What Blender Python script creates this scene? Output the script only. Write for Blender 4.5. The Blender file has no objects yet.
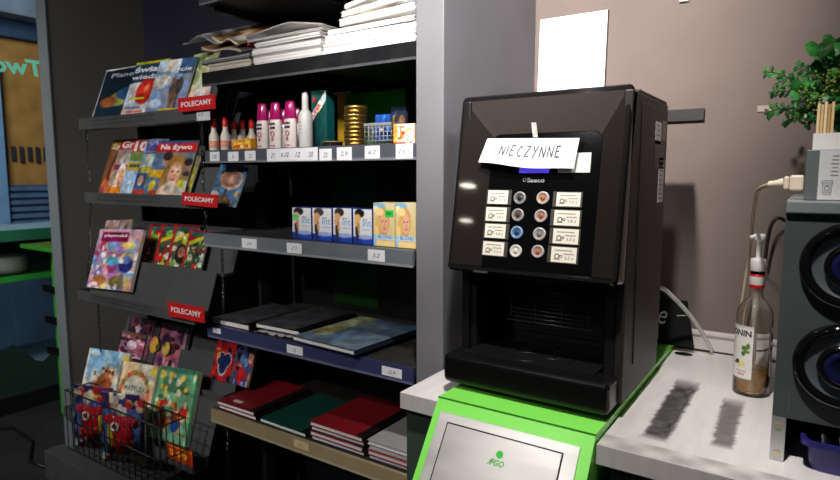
import bpy, bmesh, math, random
from mathutils import Vector, Matrix
random.seed(7)
R = random.Random(11)
H = 1.55                                    # eye height; points below are given relative to the eye, obj() lifts them
scene = bpy.context.scene
COL = scene.collection

# ------------------------------------------------------------------ camera model (for measuring the photo)
FPX, YAW, PITCH = 590.0, math.radians(33.7), math.radians(6.3)
FW = Vector((-math.sin(YAW)*math.cos(PITCH), math.cos(YAW)*math.cos(PITCH), -math.sin(PITCH)))
RT = Vector((math.cos(YAW), math.sin(YAW), 0))
UP = RT.cross(FW)
def ray(px, py): return FW + RT*((px-420)/FPX) + UP*((240-py)/FPX)
def atY(px, py, Y): r = ray(px, py); return r*(Y/r.y)
def atX(px, py, X): r = ray(px, py); return r*(X/r.x)
def atZ(px, py, Z): r = ray(px, py); return r*(Z/r.z)
class Plane:                                # plane leaning back: Y = Y0 + (z - z0)*k
    def __init__(s, Y0, z0, k, d=0.0):
        s.n = Vector((0, -1, k)).normalized(); s.up = Vector((0, k, 1)).normalized(); s.ux = Vector((1, 0, 0))
        s.o = Vector((0, Y0, z0)) + s.n*d; s.k = k
    def at(s, px, py):
        r = ray(px, py); return r*(s.o.dot(s.n)/r.dot(s.n))
    def off(s, d):
        q = Plane(0, 0, s.k); q.o = s.o + s.n*d; return q

# ------------------------------------------------------------------ colours and materials
def lin(c):
    return tuple(((v/255)/12.92 if v/255 <= 0.04045 else ((v/255+0.055)/1.055)**2.4) for v in c[:3]) + (1.0,)
def mix(a, b, t): return tuple(a[i]*(1-t)+b[i]*t for i in range(3))
MATS = {}
def vmat(name, rough=.5, metal=0., spec=.5, noise=.06, nscale=30., bump=0., coat=0., emit=0., rnoise=0., stretch=None, wave=False):
    """a procedural surface: printed / painted colour per vertex, broken up by noise in colour, roughness and height"""
    m = bpy.data.materials.new(name); m.use_nodes = True
    nt = m.node_tree; b = nt.nodes['Principled BSDF']
    at = nt.nodes.new('ShaderNodeAttribute'); at.attribute_name = 'Col'
    tc = nt.nodes.new('ShaderNodeTexCoord'); nz = nt.nodes.new('ShaderNodeTexNoise')
    nz.inputs['Scale'].default_value = nscale; nz.inputs['Detail'].default_value = 4
    if stretch:
        mp = nt.nodes.new('ShaderNodeMapping'); mp.inputs['Scale'].default_value = stretch
        nt.links.new(tc.outputs['Object'], mp.inputs['Vector']); nt.links.new(mp.outputs['Vector'], nz.inputs['Vector'])
    else:
        nt.links.new(tc.outputs['Object'], nz.inputs['Vector'])
    mr = nt.nodes.new('ShaderNodeMapRange'); mr.inputs['To Min'].default_value = 1-noise; mr.inputs['To Max'].default_value = 1+noise
    mr.inputs['From Min'].default_value = .3; mr.inputs['From Max'].default_value = .7
    nt.links.new(nz.outputs['Fac'], mr.inputs['Value'])
    mu = nt.nodes.new('ShaderNodeVectorMath'); mu.operation = 'MULTIPLY'
    nt.links.new(at.outputs['Color'], mu.inputs[0]); nt.links.new(mr.outputs['Result'], mu.inputs[1])
    nt.links.new(mu.outputs['Vector'], b.inputs['Base Color'])
    b.inputs['Roughness'].default_value = rough; b.inputs['Metallic'].default_value = metal
    b.inputs['Specular IOR Level'].default_value = spec
    if rnoise:
        m2 = nt.nodes.new('ShaderNodeMapRange'); m2.inputs['To Min'].default_value = max(.02, rough-rnoise); m2.inputs['To Max'].default_value = rough+rnoise
        m2.inputs['From Min'].default_value = .3; m2.inputs['From Max'].default_value = .7
        nt.links.new(nz.outputs['Fac'], m2.inputs['Value']); nt.links.new(m2.outputs['Result'], b.inputs['Roughness'])
    if bump:
        bp = nt.nodes.new('ShaderNodeBump'); bp.inputs['Strength'].default_value = bump; bp.inputs['Distance'].default_value = .004
        nt.links.new(nz.outputs['Fac'], bp.inputs['Height']); nt.links.new(bp.outputs['Normal'], b.inputs['Normal'])
    if coat: b.inputs['Coat Weight'].default_value = coat; b.inputs['Coat Roughness'].default_value = .08
    if emit:
        nt.links.new(at.outputs['Color'], b.inputs['Emission Color']); b.inputs['Emission Strength'].default_value = emit
    MATS[name] = m; return m
vmat('painted_wall', .75, noise=.05, nscale=6, bump=.15, spec=.3)
vmat('laminate_wall', .5, noise=.06, nscale=4, spec=.35)
vmat('floor_tile', .45, noise=.2, nscale=8, spec=.4)
vmat('paper', .7, noise=.03, nscale=80, spec=.25)
vmat('print', .35, noise=.04, nscale=60, spec=.4)
vmat('foil_print', .2, noise=.12, nscale=45, spec=.6, bump=.9, coat=.3)
vmat('shelf_metal', .38, noise=.08, nscale=14, spec=.5, rnoise=.08)
vmat('rack_metal', .5, noise=.1, nscale=10, spec=.4)
vmat('plastic', .35, noise=.04, nscale=50)
vmat('gloss_plastic', .12, noise=.03, nscale=50, spec=.55)
vmat('black_gloss', .04, noise=.0, spec=.5)
vmat('tray_gloss', .22, noise=0, spec=.3)
vmat('panel_gloss', .1, noise=.0, spec=.3)
vmat('satin_black', .45, noise=.08, nscale=60, spec=.4)
vmat('steel', .34, metal=.72, noise=.05, nscale=6, rnoise=.04, stretch=(1, 1, 6))
vmat('worn_steel', .38, metal=.15, noise=.05, nscale=5, rnoise=.08, stretch=(12, 2, 2))
vmat('chrome', .18, metal=1., noise=.05)
vmat('gold_tin', .3, metal=.9, noise=.1, nscale=90)
vmat('green_laminate', .3, noise=.03, nscale=9, spec=.45)
vmat('matte', .85, noise=.1, nscale=40, spec=.2)
vmat('leaf', .4, noise=.3, nscale=60, spec=.45)
vmat('cable', .45, noise=.05, nscale=60)
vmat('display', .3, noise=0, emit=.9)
vmat('brightened_sticker', .4, noise=.02, emit=.12)  # weak emission added so plain cards and sticker look brighter
vmat('lamp_glow', .4, noise=0, emit=36)
vmat('kiosk', .6, noise=.2, nscale=5, spec=.3)

def glass_mat(name, tint, rough=0.0, ior=1.45):
    m = bpy.data.materials.new(name); m.use_nodes = True
    b = m.node_tree.nodes['Principled BSDF']
    b.inputs['Base Color'].default_value = tint; b.inputs['Roughness'].default_value = rough
    b.inputs['Transmission Weight'].default_value = 1; b.inputs['IOR'].default_value = ior
    MATS[name] = m; return m
glass_mat('bottle_glass', (.98, .97, .95, 1))
glass_mat('syrup', (.95, .50, .08, 1), ior=1.36); MATS['syrup'].node_tree.nodes['Principled BSDF'].inputs['Transmission Weight'].default_value = .65
glass_mat('clear_plastic', (.97, .97, .97, 1), .08, 1.3)
def pane_mat():
    m = bpy.data.materials.new('window_glass'); m.use_nodes = True
    nt = m.node_tree; nt.nodes.remove(nt.nodes['Principled BSDF']); out = nt.nodes['Material Output']
    t = nt.nodes.new('ShaderNodeBsdfTransparent'); g = nt.nodes.new('ShaderNodeBsdfGlossy'); mx = nt.nodes.new('ShaderNodeMixShader')
    t.inputs['Color'].default_value = (.8, .87, .9, 1); g.inputs['Roughness'].default_value = .02
    fr = nt.nodes.new('ShaderNodeFresnel'); fr.inputs['IOR'].default_value = 1.4
    nt.links.new(fr.outputs['Fac'], mx.inputs[0]); nt.links.new(t.outputs[0], mx.inputs[1]); nt.links.new(g.outputs[0], mx.inputs[2])
    nt.links.new(mx.outputs[0], out.inputs['Surface']); MATS['window_glass'] = m
pane_mat()

# ------------------------------------------------------------------ lettering
_TX = {}
def glyphs(s, bold=0., shear=0.):
    k = (s, bold, shear)
    if k not in _TX:
        cu = bpy.data.curves.new('lettering', 'FONT'); cu.body = s; cu.size = 1; cu.resolution_u = 2; cu.offset = bold; cu.shear = shear
        ob = bpy.data.objects.new('lettering', cu); COL.objects.link(ob)
        dg = bpy.context.evaluated_depsgraph_get(); me = bpy.data.meshes.new_from_object(ob.evaluated_get(dg))
        vs = [(v.co.x, v.co.y) for v in me.vertices]; fs = [tuple(p.vertices) for p in me.polygons]
        bpy.data.objects.remove(ob); bpy.data.curves.remove(cu); bpy.data.meshes.remove(me)
        if not vs: vs = [(0, 0)]
        x0 = min(v[0] for v in vs); x1 = max(v[0] for v in vs); y0 = min(v[1] for v in vs); y1 = max(v[1] for v in vs)
        _TX[k] = ([((x-x0), (y-y0)) for x, y in vs], fs, x1-x0, y1-y0)
    return _TX[k]

# ------------------------------------------------------------------ mesh builder
class MB:
    def __init__(s): s.v = []; s.f = []; s.c = []; s.m = []; s.sm = []; s.T = None
    def add(s, vs, fs, col, mat=0, smooth=False):
        b = len(s.v)
        for p in vs:
            p = Vector(p); s.v.append(s.T @ p if s.T else p)
        per = isinstance(col, list)
        for f in fs:
            s.f.append(tuple(b+i for i in f)); s.m.append(mat); s.sm.append(smooth)
            s.c.append([col[i] for i in f] if per else [col]*len(f))
        return s
    def box(s, x0, x1, y0, y1, z0, z1, col, mat=0, bev=0., seg=2):
        bm = bmesh.new(); bmesh.ops.create_cube(bm, size=1)
        for v in bm.verts: v.co = Vector(((x0+x1)/2+v.co.x*(x1-x0), (y0+y1)/2+v.co.y*(y1-y0), (z0+z1)/2+v.co.z*(z1-z0)))
        if bev: bmesh.ops.bevel(bm, geom=bm.edges[:], offset=min(bev, .49*min(abs(x1-x0), abs(y1-y0), abs(z1-z0))), segments=seg, affect='EDGES', profile=.5)
        s.bm(bm, col, mat, smooth=False); return s
    def bm(s, bm, col, mat=0, smooth=False):
        bm.verts.index_update()
        s.add([v.co.copy() for v in bm.verts], [[v.index for v in f.verts] for f in bm.faces], col, mat, smooth); bm.free()
    def frame_box(s, O, ux, uy, un, w, h, t, col, mat=0, bev=0.):
        """box with its front face at O spanned by ux*w, uy*h and thickness t behind it (against un)"""
        T = Matrix(((ux.x, uy.x, un.x, O.x), (ux.y, uy.y, un.y, O.y), (ux.z, uy.z, un.z, O.z), (0, 0, 0, 1)))
        old = s.T; s.T = T if old is None else old @ T; s.box(0, w, 0, h, -t, 0, col, mat, bev); s.T = old; return s
    def quad(s, a, b, c, d, col, mat=0): return s.add([a, b, c, d], [(0, 1, 2, 3)], col, mat)
    def poly(s, pts, col, mat=0): return s.add(pts, [tuple(range(len(pts)))], col, mat)
    def disc(s, c, ux, uy, r, col, n=20, mat=0, ry=None):
        ry = ry or r
        return s.poly([c+ux*(r*math.cos(2*math.pi*i/n))+uy*(ry*math.sin(2*math.pi*i/n)) for i in range(n)], col, mat)
    def prism(s, pts, d, col, mat=0):
        """closed polygon pts swept by vector d"""
        n = len(pts); d = Vector(d); P = [Vector(p) for p in pts]
        fs = [tuple(range(n))[::-1], tuple(range(n, 2*n))] + [(i, (i+1) % n, n+(i+1) % n, n+i) for i in range(n)]
        return s.add(P+[p+d for p in P], fs, col, mat)
    def lathe(s, c, prof, n=24, mat=0, ux=Vector((1, 0, 0)), uy=Vector((0, 1, 0)), uz=Vector((0, 0, 1)), sx=1., sy=1., caps=True, smooth=True):
        """prof: (radius, height, colour)"""
        vs = []; cs = []; fs = []
        for r, z, col in prof:
            for i in range(n):
                a = 2*math.pi*i/n; vs.append(Vector(c)+ux*(r*sx*math.cos(a))+uy*(r*sy*math.sin(a))+uz*z); cs.append(col)
        for k in range(len(prof)-1):
            for i in range(n): fs.append((k*n+i, k*n+(i+1) % n, (k+1)*n+(i+1) % n, (k+1)*n+i))
        s.add(vs, fs, cs, mat, smooth)
        if caps:
            for k in (0, len(prof)-1):
                if prof[k][0] > 1e-5: s.add(vs[k*n:(k+1)*n], [tuple(range(n)) if k else tuple(range(n))[::-1]], prof[k][2], mat)
        return s
    def cyl(s, p, q, r, col, n=16, mat=0, r2=None):
        p = Vector(p); q = Vector(q); uz = (q-p).normalized(); ux = uz.orthogonal().normalized(); uy = uz.cross(ux)
        return s.lathe(p, [(r, 0, col), (r2 if r2 is not None else r, (q-p).length, col)], n, mat, ux, uy, uz)
    def tube(s, pts, r, col, n=8, mat=0):
        pts = [Vector(p) for p in pts]; vs = []; fs = []
        t0 = (pts[1]-pts[0]).normalized(); u = t0.orthogonal().normalized()
        for i, p in enumerate(pts):
            t = (pts[min(i+1, len(pts)-1)]-pts[max(i-1, 0)]).normalized()
            u = (u-t*u.dot(t)).normalized(); w = t.cross(u)
            for j in range(n):
                a = 2*math.pi*j/n; vs.append(p+u*(r*math.cos(a))+w*(r*math.sin(a)))
        for i in range(len(pts)-1):
            for j in range(n): fs.append((i*n+j, i*n+(j+1) % n, (i+1)*n+(j+1) % n, (i+1)*n+j))
        fs += [tuple(range(n))[::-1], tuple(range((len(pts)-1)*n, len(pts)*n))]
        return s.add(vs, fs, col, mat, True)
    def ball(s, c, rx, ry, rz, col, mat=0, nu=12, nv=8, rot=None):
        vs = []; fs = []
        for j in range(nv+1):
            b = math.pi*j/nv
            for i in range(nu):
                a = 2*math.pi*i/nu; q = Vector((rx*math.sin(b)*math.cos(a), ry*math.sin(b)*math.sin(a), rz*math.cos(b)))
                vs.append(Vector(c)+(rot @ q if rot else q))
        for j in range(nv):
            for i in range(nu): fs.append((j*nu+i, (j+1)*nu+i, (j+1)*nu+(i+1) % nu, j*nu+(i+1) % nu))
        return s.add(vs, fs, col, mat, True)
    def torus(s, c, ux, uy, R0, r0, col, mat=0, nu=36, nv=10, flat=1., ratio=1.):
        un = ux.cross(uy); vs = []; fs = []
        for i in range(nu):
            a = 2*math.pi*i/nu; d = ux*math.cos(a)+uy*(math.sin(a)*ratio)
            for j in range(nv):
                b = 2*math.pi*j/nv; vs.append(Vector(c)+d*(R0+r0*math.cos(b))+un*(r0*flat*math.sin(b)))
        for i in range(nu):
            for j in range(nv): fs.append((i*nv+j, ((i+1) % nu)*nv+j, ((i+1) % nu)*nv+(j+1) % nv, i*nv+(j+1) % nv))
        return s.add(vs, fs, col, mat, True)
    def grid(s, fn, nu, nv, cf, mat=0, smooth=True):
        vs = []; cs = []; fs = []
        for j in range(nv+1):
            for i in range(nu+1):
                u, v = i/nu, j/nv; vs.append(fn(u, v)); cs.append(cf(u, v) if callable(cf) else cf)
        w = nu+1
        for j in range(nv):
            for i in range(nu): fs.append((j*w+i, j*w+i+1, (j+1)*w+i+1, (j+1)*w+i))
        return s.add(vs, fs, cs, mat, smooth)
    def text(s, t, O, ux, uy, h, col, w=None, bold=0., shear=0., center=False, mat=0, fn=None):
        """lettering of cap height h (and width w) whose lower left corner is O"""
        vs, fs, tw, th = glyphs(t, bold, shear); sy = h/max(th, 1e-6); sx = sy if w is None else w/max(tw, 1e-6)
        o = O - ux*(tw*sx/2) if center else O
        P = [fn(x*sx, y*sy) if fn else o+ux*(x*sx)+uy*(y*sy) for x, y in vs]
        return s.add(P, fs, col, mat)
    def strokes(s, lines, O, ux, uy, sx, sy, wd, col, mat=0):
        for ln in lines:
            for a, b in zip(ln, ln[1:]):
                p = O+ux*(a[0]*sx)+uy*(a[1]*sy); q = O+ux*(b[0]*sx)+uy*(b[1]*sy)
                d = (q-p); 
                if d.length < 1e-7: continue
                d.normalize(); un = ux.cross(uy); m = un.cross(d)*(wd/2); e = d*(wd*.4)
                s.quad(p-m-e, q-m+e, q+m+e, p+m-e, col, mat)
        return s
    def obj(s, name, mats, parent=None, label=None, cat=None, group=None, kind=None, loc=None):
        if isinstance(mats, str): mats = [mats]
        me = bpy.data.meshes.new(name)
        lo = [min(p[i] for p in s.v) for i in range(3)]; hi = [max(p[i] for p in s.v) for i in range(3)]
        o = Vector(loc) if loc is not None else Vector(((lo[0]+hi[0])/2, (lo[1]+hi[1])/2, lo[2]))
        me.from_pydata([p-o for p in s.v], [], s.f)
        ca = me.color_attributes.new('Col', 'FLOAT_COLOR', 'CORNER')
        flat = []; cache = {}
        for f, cs in zip(s.f, s.c):
            for c in cs:
                if c not in cache: cache[c] = lin(c)
                flat.extend(cache[c])
        ca.data.foreach_set('color', flat)
        me.polygons.foreach_set('material_index', s.m); me.polygons.foreach_set('use_smooth', s.sm)
        for m in mats: me.materials.append(MATS[m])
        me.update()
        ob = bpy.data.objects.new(name, me); COL.objects.link(ob)
        wl = o+Vector((0, 0, H))
        if parent is not None:
            ob.parent = parent; ob.location = wl - WL[parent.name]
        else: ob.location = wl
        WL[ob.name] = wl
        tag(ob, label, cat, group, kind); return ob
WL = {}
def tag(o, label=None, cat=None, group=None, kind=None):
    if label: o['label'] = label
    if cat: o['category'] = cat
    if group: o['group'] = group
    if kind: o['kind'] = kind
def thing(name, label, cat, loc, group=None):
    o = bpy.data.objects.new(name, None); COL.objects.link(o); o.empty_display_size = .05
    o.location = Vector(loc)+Vector((0, 0, H)); WL[o.name] = o.location.copy(); tag(o, label, cat, group); return o
def dup(root, delta, label=None, group=None, rz=0.):
    r = root.copy(); COL.objects.link(r); r.location = root.location+Vector(delta); r.rotation_euler = (0, 0, rz)
    if label: r['label'] = label
    if group: r['group'] = group
    WL[r.name] = r.location.copy()
    for ch in list(root.children):
        c = ch.copy(); COL.objects.link(c); c.parent = r
        for g in list(ch.children):
            d = g.copy(); COL.objects.link(d); d.parent = c
    return r
XV, YV, ZV = Vector((1, 0, 0)), Vector((0, 1, 0)), Vector((0, 0, 1))

# ------------------------------------------------------------------ printed art
def paint(ops, seed=1):
    rr = random.Random(seed); pre = []; plain = ops[0][0] == 'plain'
    for op in ops:
        if op[0] == 's':                    # scattered blobs: ('s', n, size, palette, x0,y0,x1,y1)
            _, n, sz, pal, x0, y0, x1, y1 = op
            for _i in range(n):
                pre.append(('e', rr.uniform(x0, x1), rr.uniform(y0, y1), sz*rr.uniform(.5, 1.4), sz*rr.uniform(.4, 1.1), rr.choice(pal)))
        elif op[0] == 'face':               # a portrait: ('face', cx, cy, s, hair, skin, top)
            _, cx, cy, s_, hair, skin, top = op
            pre += [('e', cx, cy-1.75*s_, 1.5*s_, .95*s_, top), ('e', cx-.05*s_, cy+.12*s_, 1.05*s_, 1.12*s_, hair), ('e', cx-.75*s_, cy-.55*s_, .5*s_, .8*s_, hair),
                    ('e', cx+.08*s_, cy-.9*s_, .4*s_, .6*s_, mix(skin, (90, 50, 40), .25)), ('e', cx+.08*s_, cy-.08*s_, .68*s_, .86*s_, skin),
                    ('e', cx-.18*s_, cy+.05*s_, .13*s_, .07*s_, mix(skin, (30, 20, 20), .75)), ('e', cx+.34*s_, cy+.05*s_, .13*s_, .07*s_, mix(skin, (30, 20, 20), .75)),
                    ('e', cx+.1*s_, cy-.2*s_, .08*s_, .14*s_, mix(skin, (150, 90, 70), .4)), ('e', cx+.1*s_, cy-.5*s_, .22*s_, .08*s_, (190, 70, 70))]
        else: pre.append(op)
    hs = {}
    def vn(x, y):
        i, j = math.floor(x), math.floor(y); fx, fy = x-i, y-j
        def h(a, b):
            if (a, b) not in hs: hs[a, b] = random.Random(a*7919+b*104729+seed*31).uniform(-1, 1)
            return hs[a, b]
        return (h(i, j)*(1-fx)+h(i+1, j)*fx)*(1-fy)+(h(i, j+1)*(1-fx)+h(i+1, j+1)*fx)*fy
    def f(u, v):
        c = base(u, v)
        if plain: return c
        g = 1+.22*vn(u*9, v*12)+.16*vn(u*23+5, v*30)
        t = .14*vn(u*6+40, v*8+9)
        return tuple(min(255, max(0, x*g*(1+k*t))) for x, k in zip(c, (1, 0, -1)))
    def base(u, v):
        c = (200, 200, 200)
        for op in pre:
            k = op[0]
            if k == 'bg': c = op[1]
            elif k == 'g': c = mix(op[1], op[2], v)
            elif k == 'gx': c = mix(op[1], op[2], u)
            elif k == 'r':
                if op[1] <= u <= op[3] and op[2] <= v <= op[4]: c = op[5]
            elif k == 'e':
                d = ((u-op[1])/op[3])**2+((v-op[2])/op[4])**2
                if d < 1: c = mix(op[5], c, max(0, (d-.7)/.3))
            elif k == 'ring':
                d = math.hypot((u-op[1])/op[3], (v-op[2])/op[4])
                if abs(d-1) < op[6]: c = op[5]
            elif k == 'd':                  # diagonal band
                if op[1] <= v-u*op[2] <= op[3]: c = op[4]
            elif k == 'n': 
                a = op[1]*(math.sin(u*31+v*17)+math.sin(u*57-v*43+2))*.5; c = tuple(min(255, max(0, x+a)) for x in c)
        return tuple(c)
    return f
def sheet(mb, P, pxs, T, ops, texts=(), edge=(225, 222, 215), seed=1, n=(40, 54), lift=.0006, back=(120, 118, 115), mat=0, zmin=None):
    """a printed booklet lying in leaning plane P; pxs = photo points bottom-left, bottom-right, top-left"""
    a, b, c = (P.at(*q) for q in pxs)
    uy = (c-a).normalized(); ux = uy.cross(P.n); u2 = (b-a).normalized(); ux = (ux*.2+u2*.8).normalized(); uy = P.n.cross(ux)
    w = (b-a).dot(ux); h = (c-a).dot(uy)
    if zmin is not None:
        low = min(a.z, (a+ux*w).z)
        if low < zmin: d = (zmin-low)/uy.z; a = a+uy*d; h -= d
    sheet_at(mb, a, ux, uy, P.n, w, h, T, ops, texts, edge, seed, n, lift, back, mat)
    return a, ux, uy, w, h
def sheet_at(mb, a, ux, uy, nn, w, h, T, ops, texts=(), edge=(225, 222, 215), seed=1, n=(40, 54), lift=.0006, back=(120, 118, 115), mat=0):
    mb.frame_box(a, ux, uy, nn, w, h, T, edge, mat)
    mb.grid(lambda u, v: a+nn*lift+ux*(u*w)+uy*(v*h), n[0], n[1], paint(ops, seed), mat)
    for i, t in enumerate(texts):           # (string, u, v, height, width or None, colour, bold)
        s_, u, v, th, tw, col = t[:6]; bd = t[6] if len(t) > 6 else .02
        mb.text(s_, a+nn*(lift*2+.0002*i)+ux*(u*w)+uy*(v*h), ux, uy, th*h, col, None if tw is None else tw*w, bold=bd, mat=mat)

# ================================================================== THE SETTING
FZ, CZ = -1.55, 1.40
# floor
m = MB(); m.box(-4.4, 3.2, -5.2, 2.05, FZ-.05, FZ, (52, 52, 54)); m.obj('floor', 'floor_tile', kind='structure')
m = MB(); m.box(-4.4, 3.2, -5.2, 2.15, CZ, CZ+.05, (120, 118, 116)); m.obj('ceiling', 'painted_wall', kind='structure')
# back wall of the coffee corner, brown
m = MB(); m.box(-.869, 3.2, 2.05, 2.15, FZ, CZ, (123, 110, 104)); m.obj('wall_back', 'painted_wall', kind='structure')
# partition between shelving and coffee corner
m = MB(); m.box(-.961, -.869, 1.42, 2.15, FZ, CZ, (114, 114, 118), bev=.003); m.obj('wall_partition', 'laminate_wall', kind='structure')
# rear wall of the shelving alcove, bluish black
m = MB(); m.box(-3.082, -.963, 1.92, 2.15, FZ, CZ, (42, 45, 58)); m.obj('wall_rear', 'laminate_wall', kind='structure')
# dark partition by the window with a light edge strip
m = MB(); m.box(-3.17, -3.085, 1.432, 2.15, FZ, CZ, (122, 120, 116))
wl = m.obj('wall_left', 'laminate_wall', kind='structure')
m = MB(); m.box(-3.176, -3.083, 1.424, 1.4315, FZ, CZ, (108, 116, 120)); m.obj('trim_1', 'laminate_wall', kind='structure')
# cable trunking along the foot of the coffee wall
m = MB(); m.box(-.32, 1.2, 2.03, 2.049, -.557, -.495, (215, 208, 205), bev=.003); m.box(-.32, 1.2, 2.027, 2.031, -.512, -.507, (160, 152, 150))
m.obj('trim_2', 'plastic', kind='structure')
# shop window beside the partition
GX = -4.3
win = MB(); win.box(GX-.03, GX+.03, -2.6, 2.10, FZ, -1.44, (24, 26, 30)); win.box(GX-.03, GX+.03, -2.6, 2.10, 1.3, CZ, (60, 62, 64))
win.box(GX-.03, GX+.03, 2.02, 2.10, -1.44, 1.3, (66, 70, 74)); win.box(GX-.03, GX+.03, -2.6, -2.52, -1.44, 1.3, (66, 70, 74))
wf = win.obj('window_1', 'laminate_wall', kind='structure')
m = MB(); m.box(GX-.004, GX+.004, -2.52, 2.02, -1.44, 1.3, (255, 255, 255)); m.obj('pane', 'window_glass', parent=wf)
# mint lettering on the outside face of the pane, read from the street (mirrored from inside)
m = MB(); tl = atX(44, 77, GX-.008); tr = atX(-62, 77, GX-.008)
m.text('Two', Vector((GX-.008, tl.y-.005, tl.z-.005)), -YV, ZV, .105, (112, 190, 158), w=.30, bold=.03, shear=.1); 
m.obj('window_lettering', 'display', parent=wf, label='mint green lettering')  # letters are given the display's emission to stay bright
# frosted hedge-shaped film along the bottom of the pane
m = MB(); pts = []
y = -2.5
while y < 2.02:
    pts.append((y, -1.18+.05*math.sin(y*9)+.035*math.sin(y*23+1)+R.uniform(-.02, .02))); y += .045
for (a, b), (c, d) in zip(pts, pts[1:]):
    m.quad((GX+.006, a, -1.43), (GX+.006, c, -1.43), (GX+.006, c, d), (GX+.006, a, b), (44, 68, 58))
m.obj('hedge_film', 'matte', parent=wf, label='dark green hedge-shaped window film')

# ------------------------------------------------------------------ outside the window
m = MB(); m.box(-12, -4.42, -2, 9, FZ-.05, FZ, (70, 82, 96)); m.obj('ground', 'kiosk', kind='structure', loc=(-8, 3, FZ))
bt = thing('shop_front', 'orange shopfront with blue slatted roller shutter seen through the window', 'shop front', (-8.1, 3.5, FZ))
m = MB(); m.box(-8.3, -8.0, 0, 8, -.12, 1.60, (166, 116, 56)); 
m.obj('facade', 'kiosk', parent=bt)
m = MB(); m.box(-8.3, -7.9, 0, 8, 1.60, 3.4, (52, 66, 88)); m.box(-7.9, -7.6, 0, 8, 1.80, 2.0, (120, 130, 140)); m.obj('canopy', 'kiosk', parent=bt)
for i in range(9):
    a = 3.12+i*.088; m = MB(); m.box(-8.0, -7.97, a, a+.036, .15+.02*(i % 2), .34, (46, 44, 46)); m.obj('ventilation_slot', 'kiosk', parent=bt)
m = MB(); m.box(-8.3, -7.96, 0, 8, -.62, -.12, (66, 84, 108))
for i in range(6): m.box(-7.97, -7.93, 0, 8, -.60+i*.082, -.555+i*.082, (84, 104, 130))
m.obj('roller_shutter', 'kiosk', parent=bt)
m = MB(); m.box(-8.0, -7.88, 2.98, 3.10, -.62, 1.3, (120, 150, 180)); m.obj('door_post', 'kiosk', parent=bt)
m = MB(); m.box(-8.3, -7.7, 0, 8, FZ+.001, -.63, (92, 122, 152)); m.obj('plinth', 'kiosk', parent=bt)
kt = thing('street_counter', 'green edged counter with a lower shelf standing outside the window', 'counter', (-5.6, 2.3, FZ))
m = MB(); m.box(-6.0, -5.35, .6, 3.6, -.50, -.44, (96, 120, 126)); m.box(-5.35, -5.33, .6, 3.6, -.53, -.44, (36, 96, 62)); m.obj('counter_top', 'kiosk', parent=kt)
m = MB(); m.box(-6.0, -5.35, .6, 3.6, -.86, -.82, (34, 120, 30)); m.obj('lower_shelf', 'kiosk', parent=kt)
m = MB(); m.box(-6.0, -5.95, .6, 3.6, FZ+.001, -.865, (72, 90, 110)); m.box(-6.0, -5.95, .6, 3.6, -.815, -.505, (16, 34, 26)); m.obj('back_board', 'kiosk', parent=kt)
for a in (.62, 3.5):
    m = MB(); m.box(-5.94, -5.4, a, a+.05, FZ+.001, -.86, (40, 70, 60)); m.obj('leg', 'kiosk', parent=kt)
m = MB(); m.lathe((-5.62, 2.16, -.819), [(.14, 0, (112, 104, 88)), (.15, .03, (136, 128, 108)), (.15, .13, (136, 128, 108)), (.13, .15, (120, 112, 96)), (.0, .15, (120, 112, 96))], 24)
m.obj('round_tin', 'kiosk', label='round beige tin on the lower shelf of the street counter', cat='tin')
# green display stand between window and partition
gs = thing('display_stand', 'bright green display stand with black hooks beside the dark partition', 'stand', (-3.9, 1.8, FZ))
m = MB(); m.box(-4.02, -3.55, 1.62, 1.93, -.445, -.42, (52, 150, 44), bev=.004); m.obj('top_board', 'green_laminate', parent=gs)
m = MB(); m.box(-4.02, -3.97, 1.79, 1.87, FZ+.001, -.446, (58, 168, 38)); m.obj('post', 'green_laminate', parent=gs)
for z in (-.76, -.96, -1.16):
    m = MB(); m.prism([(-3.996, 1.789, z), (-3.996, 1.72, z+.035), (-3.996, 1.72, z+.08), (-3.996, 1.789, z+.05)], (.012, 0, 0), (24, 26, 26)); m.obj('hook', 'satin_black', parent=gs)
m = MB(); m.tube([(-4.2, 1.30, FZ+.008), (-4.0, 1.5, FZ+.008), (-3.7, 1.48, FZ+.008), (-3.45, 1.36, FZ+.008), (-3.3, 1.38, FZ+.008)], .008, (18, 18, 20))
m.obj('floor_cable', 'cable', label='thin black cable lying across the dark floor by the window', cat='cable')

# ================================================================== SHELVING UNIT
su = thing('shelving_unit', 'grey metal shop shelving bay with five stocked shelves', 'shelving', (-1.45, 1.65, FZ))
SX0, SX1 = -1.936, -.966
BK = 1.90
m = MB(); m.box(SX0, SX1, BK, BK+.018, FZ+.001, 1.0, (20, 20, 23)); m.obj('back_panel', 'shelf_metal', parent=su)
for (x0, x1, z0, z1, c) in ((-1.63, -1.33, .11, .33, (50, 170, 36)), (-1.71, -1.47, -.55, .02, (14, 58, 12)), (-1.30, -1.2, -.2, .02, (14, 60, 14)), (-1.56, -1.30, -.83, -.6, (24, 110, 20)), (-1.42, -1.22, .66, .9, (30, 110, 24))):  # greens vary per panel to offset the shade under each shelf
    m = MB(); m.box(x0, x1, BK-.006, BK-.0005, z0, z1, c); m.obj('green_panel', 'shelf_metal', parent=su, label='green panel')
a = atY(341, 92, 1.80)
m = MB(); m.box(a.x-.02, a.x+.02, 1.80, 1.806, .095, .315, (240, 190, 40)); m.obj('edge_strip', 'plastic', parent=su, label='yellow strip')
p, q = atY(315, 93, 1.79), atY(350, 88, 1.79)
m = MB(); m.box(p.x, q.x, 1.785, 1.795, .315, .322, (205, 198, 180)); m.obj('hook_rail', 'plastic', parent=su, label='pale rail')
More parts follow.
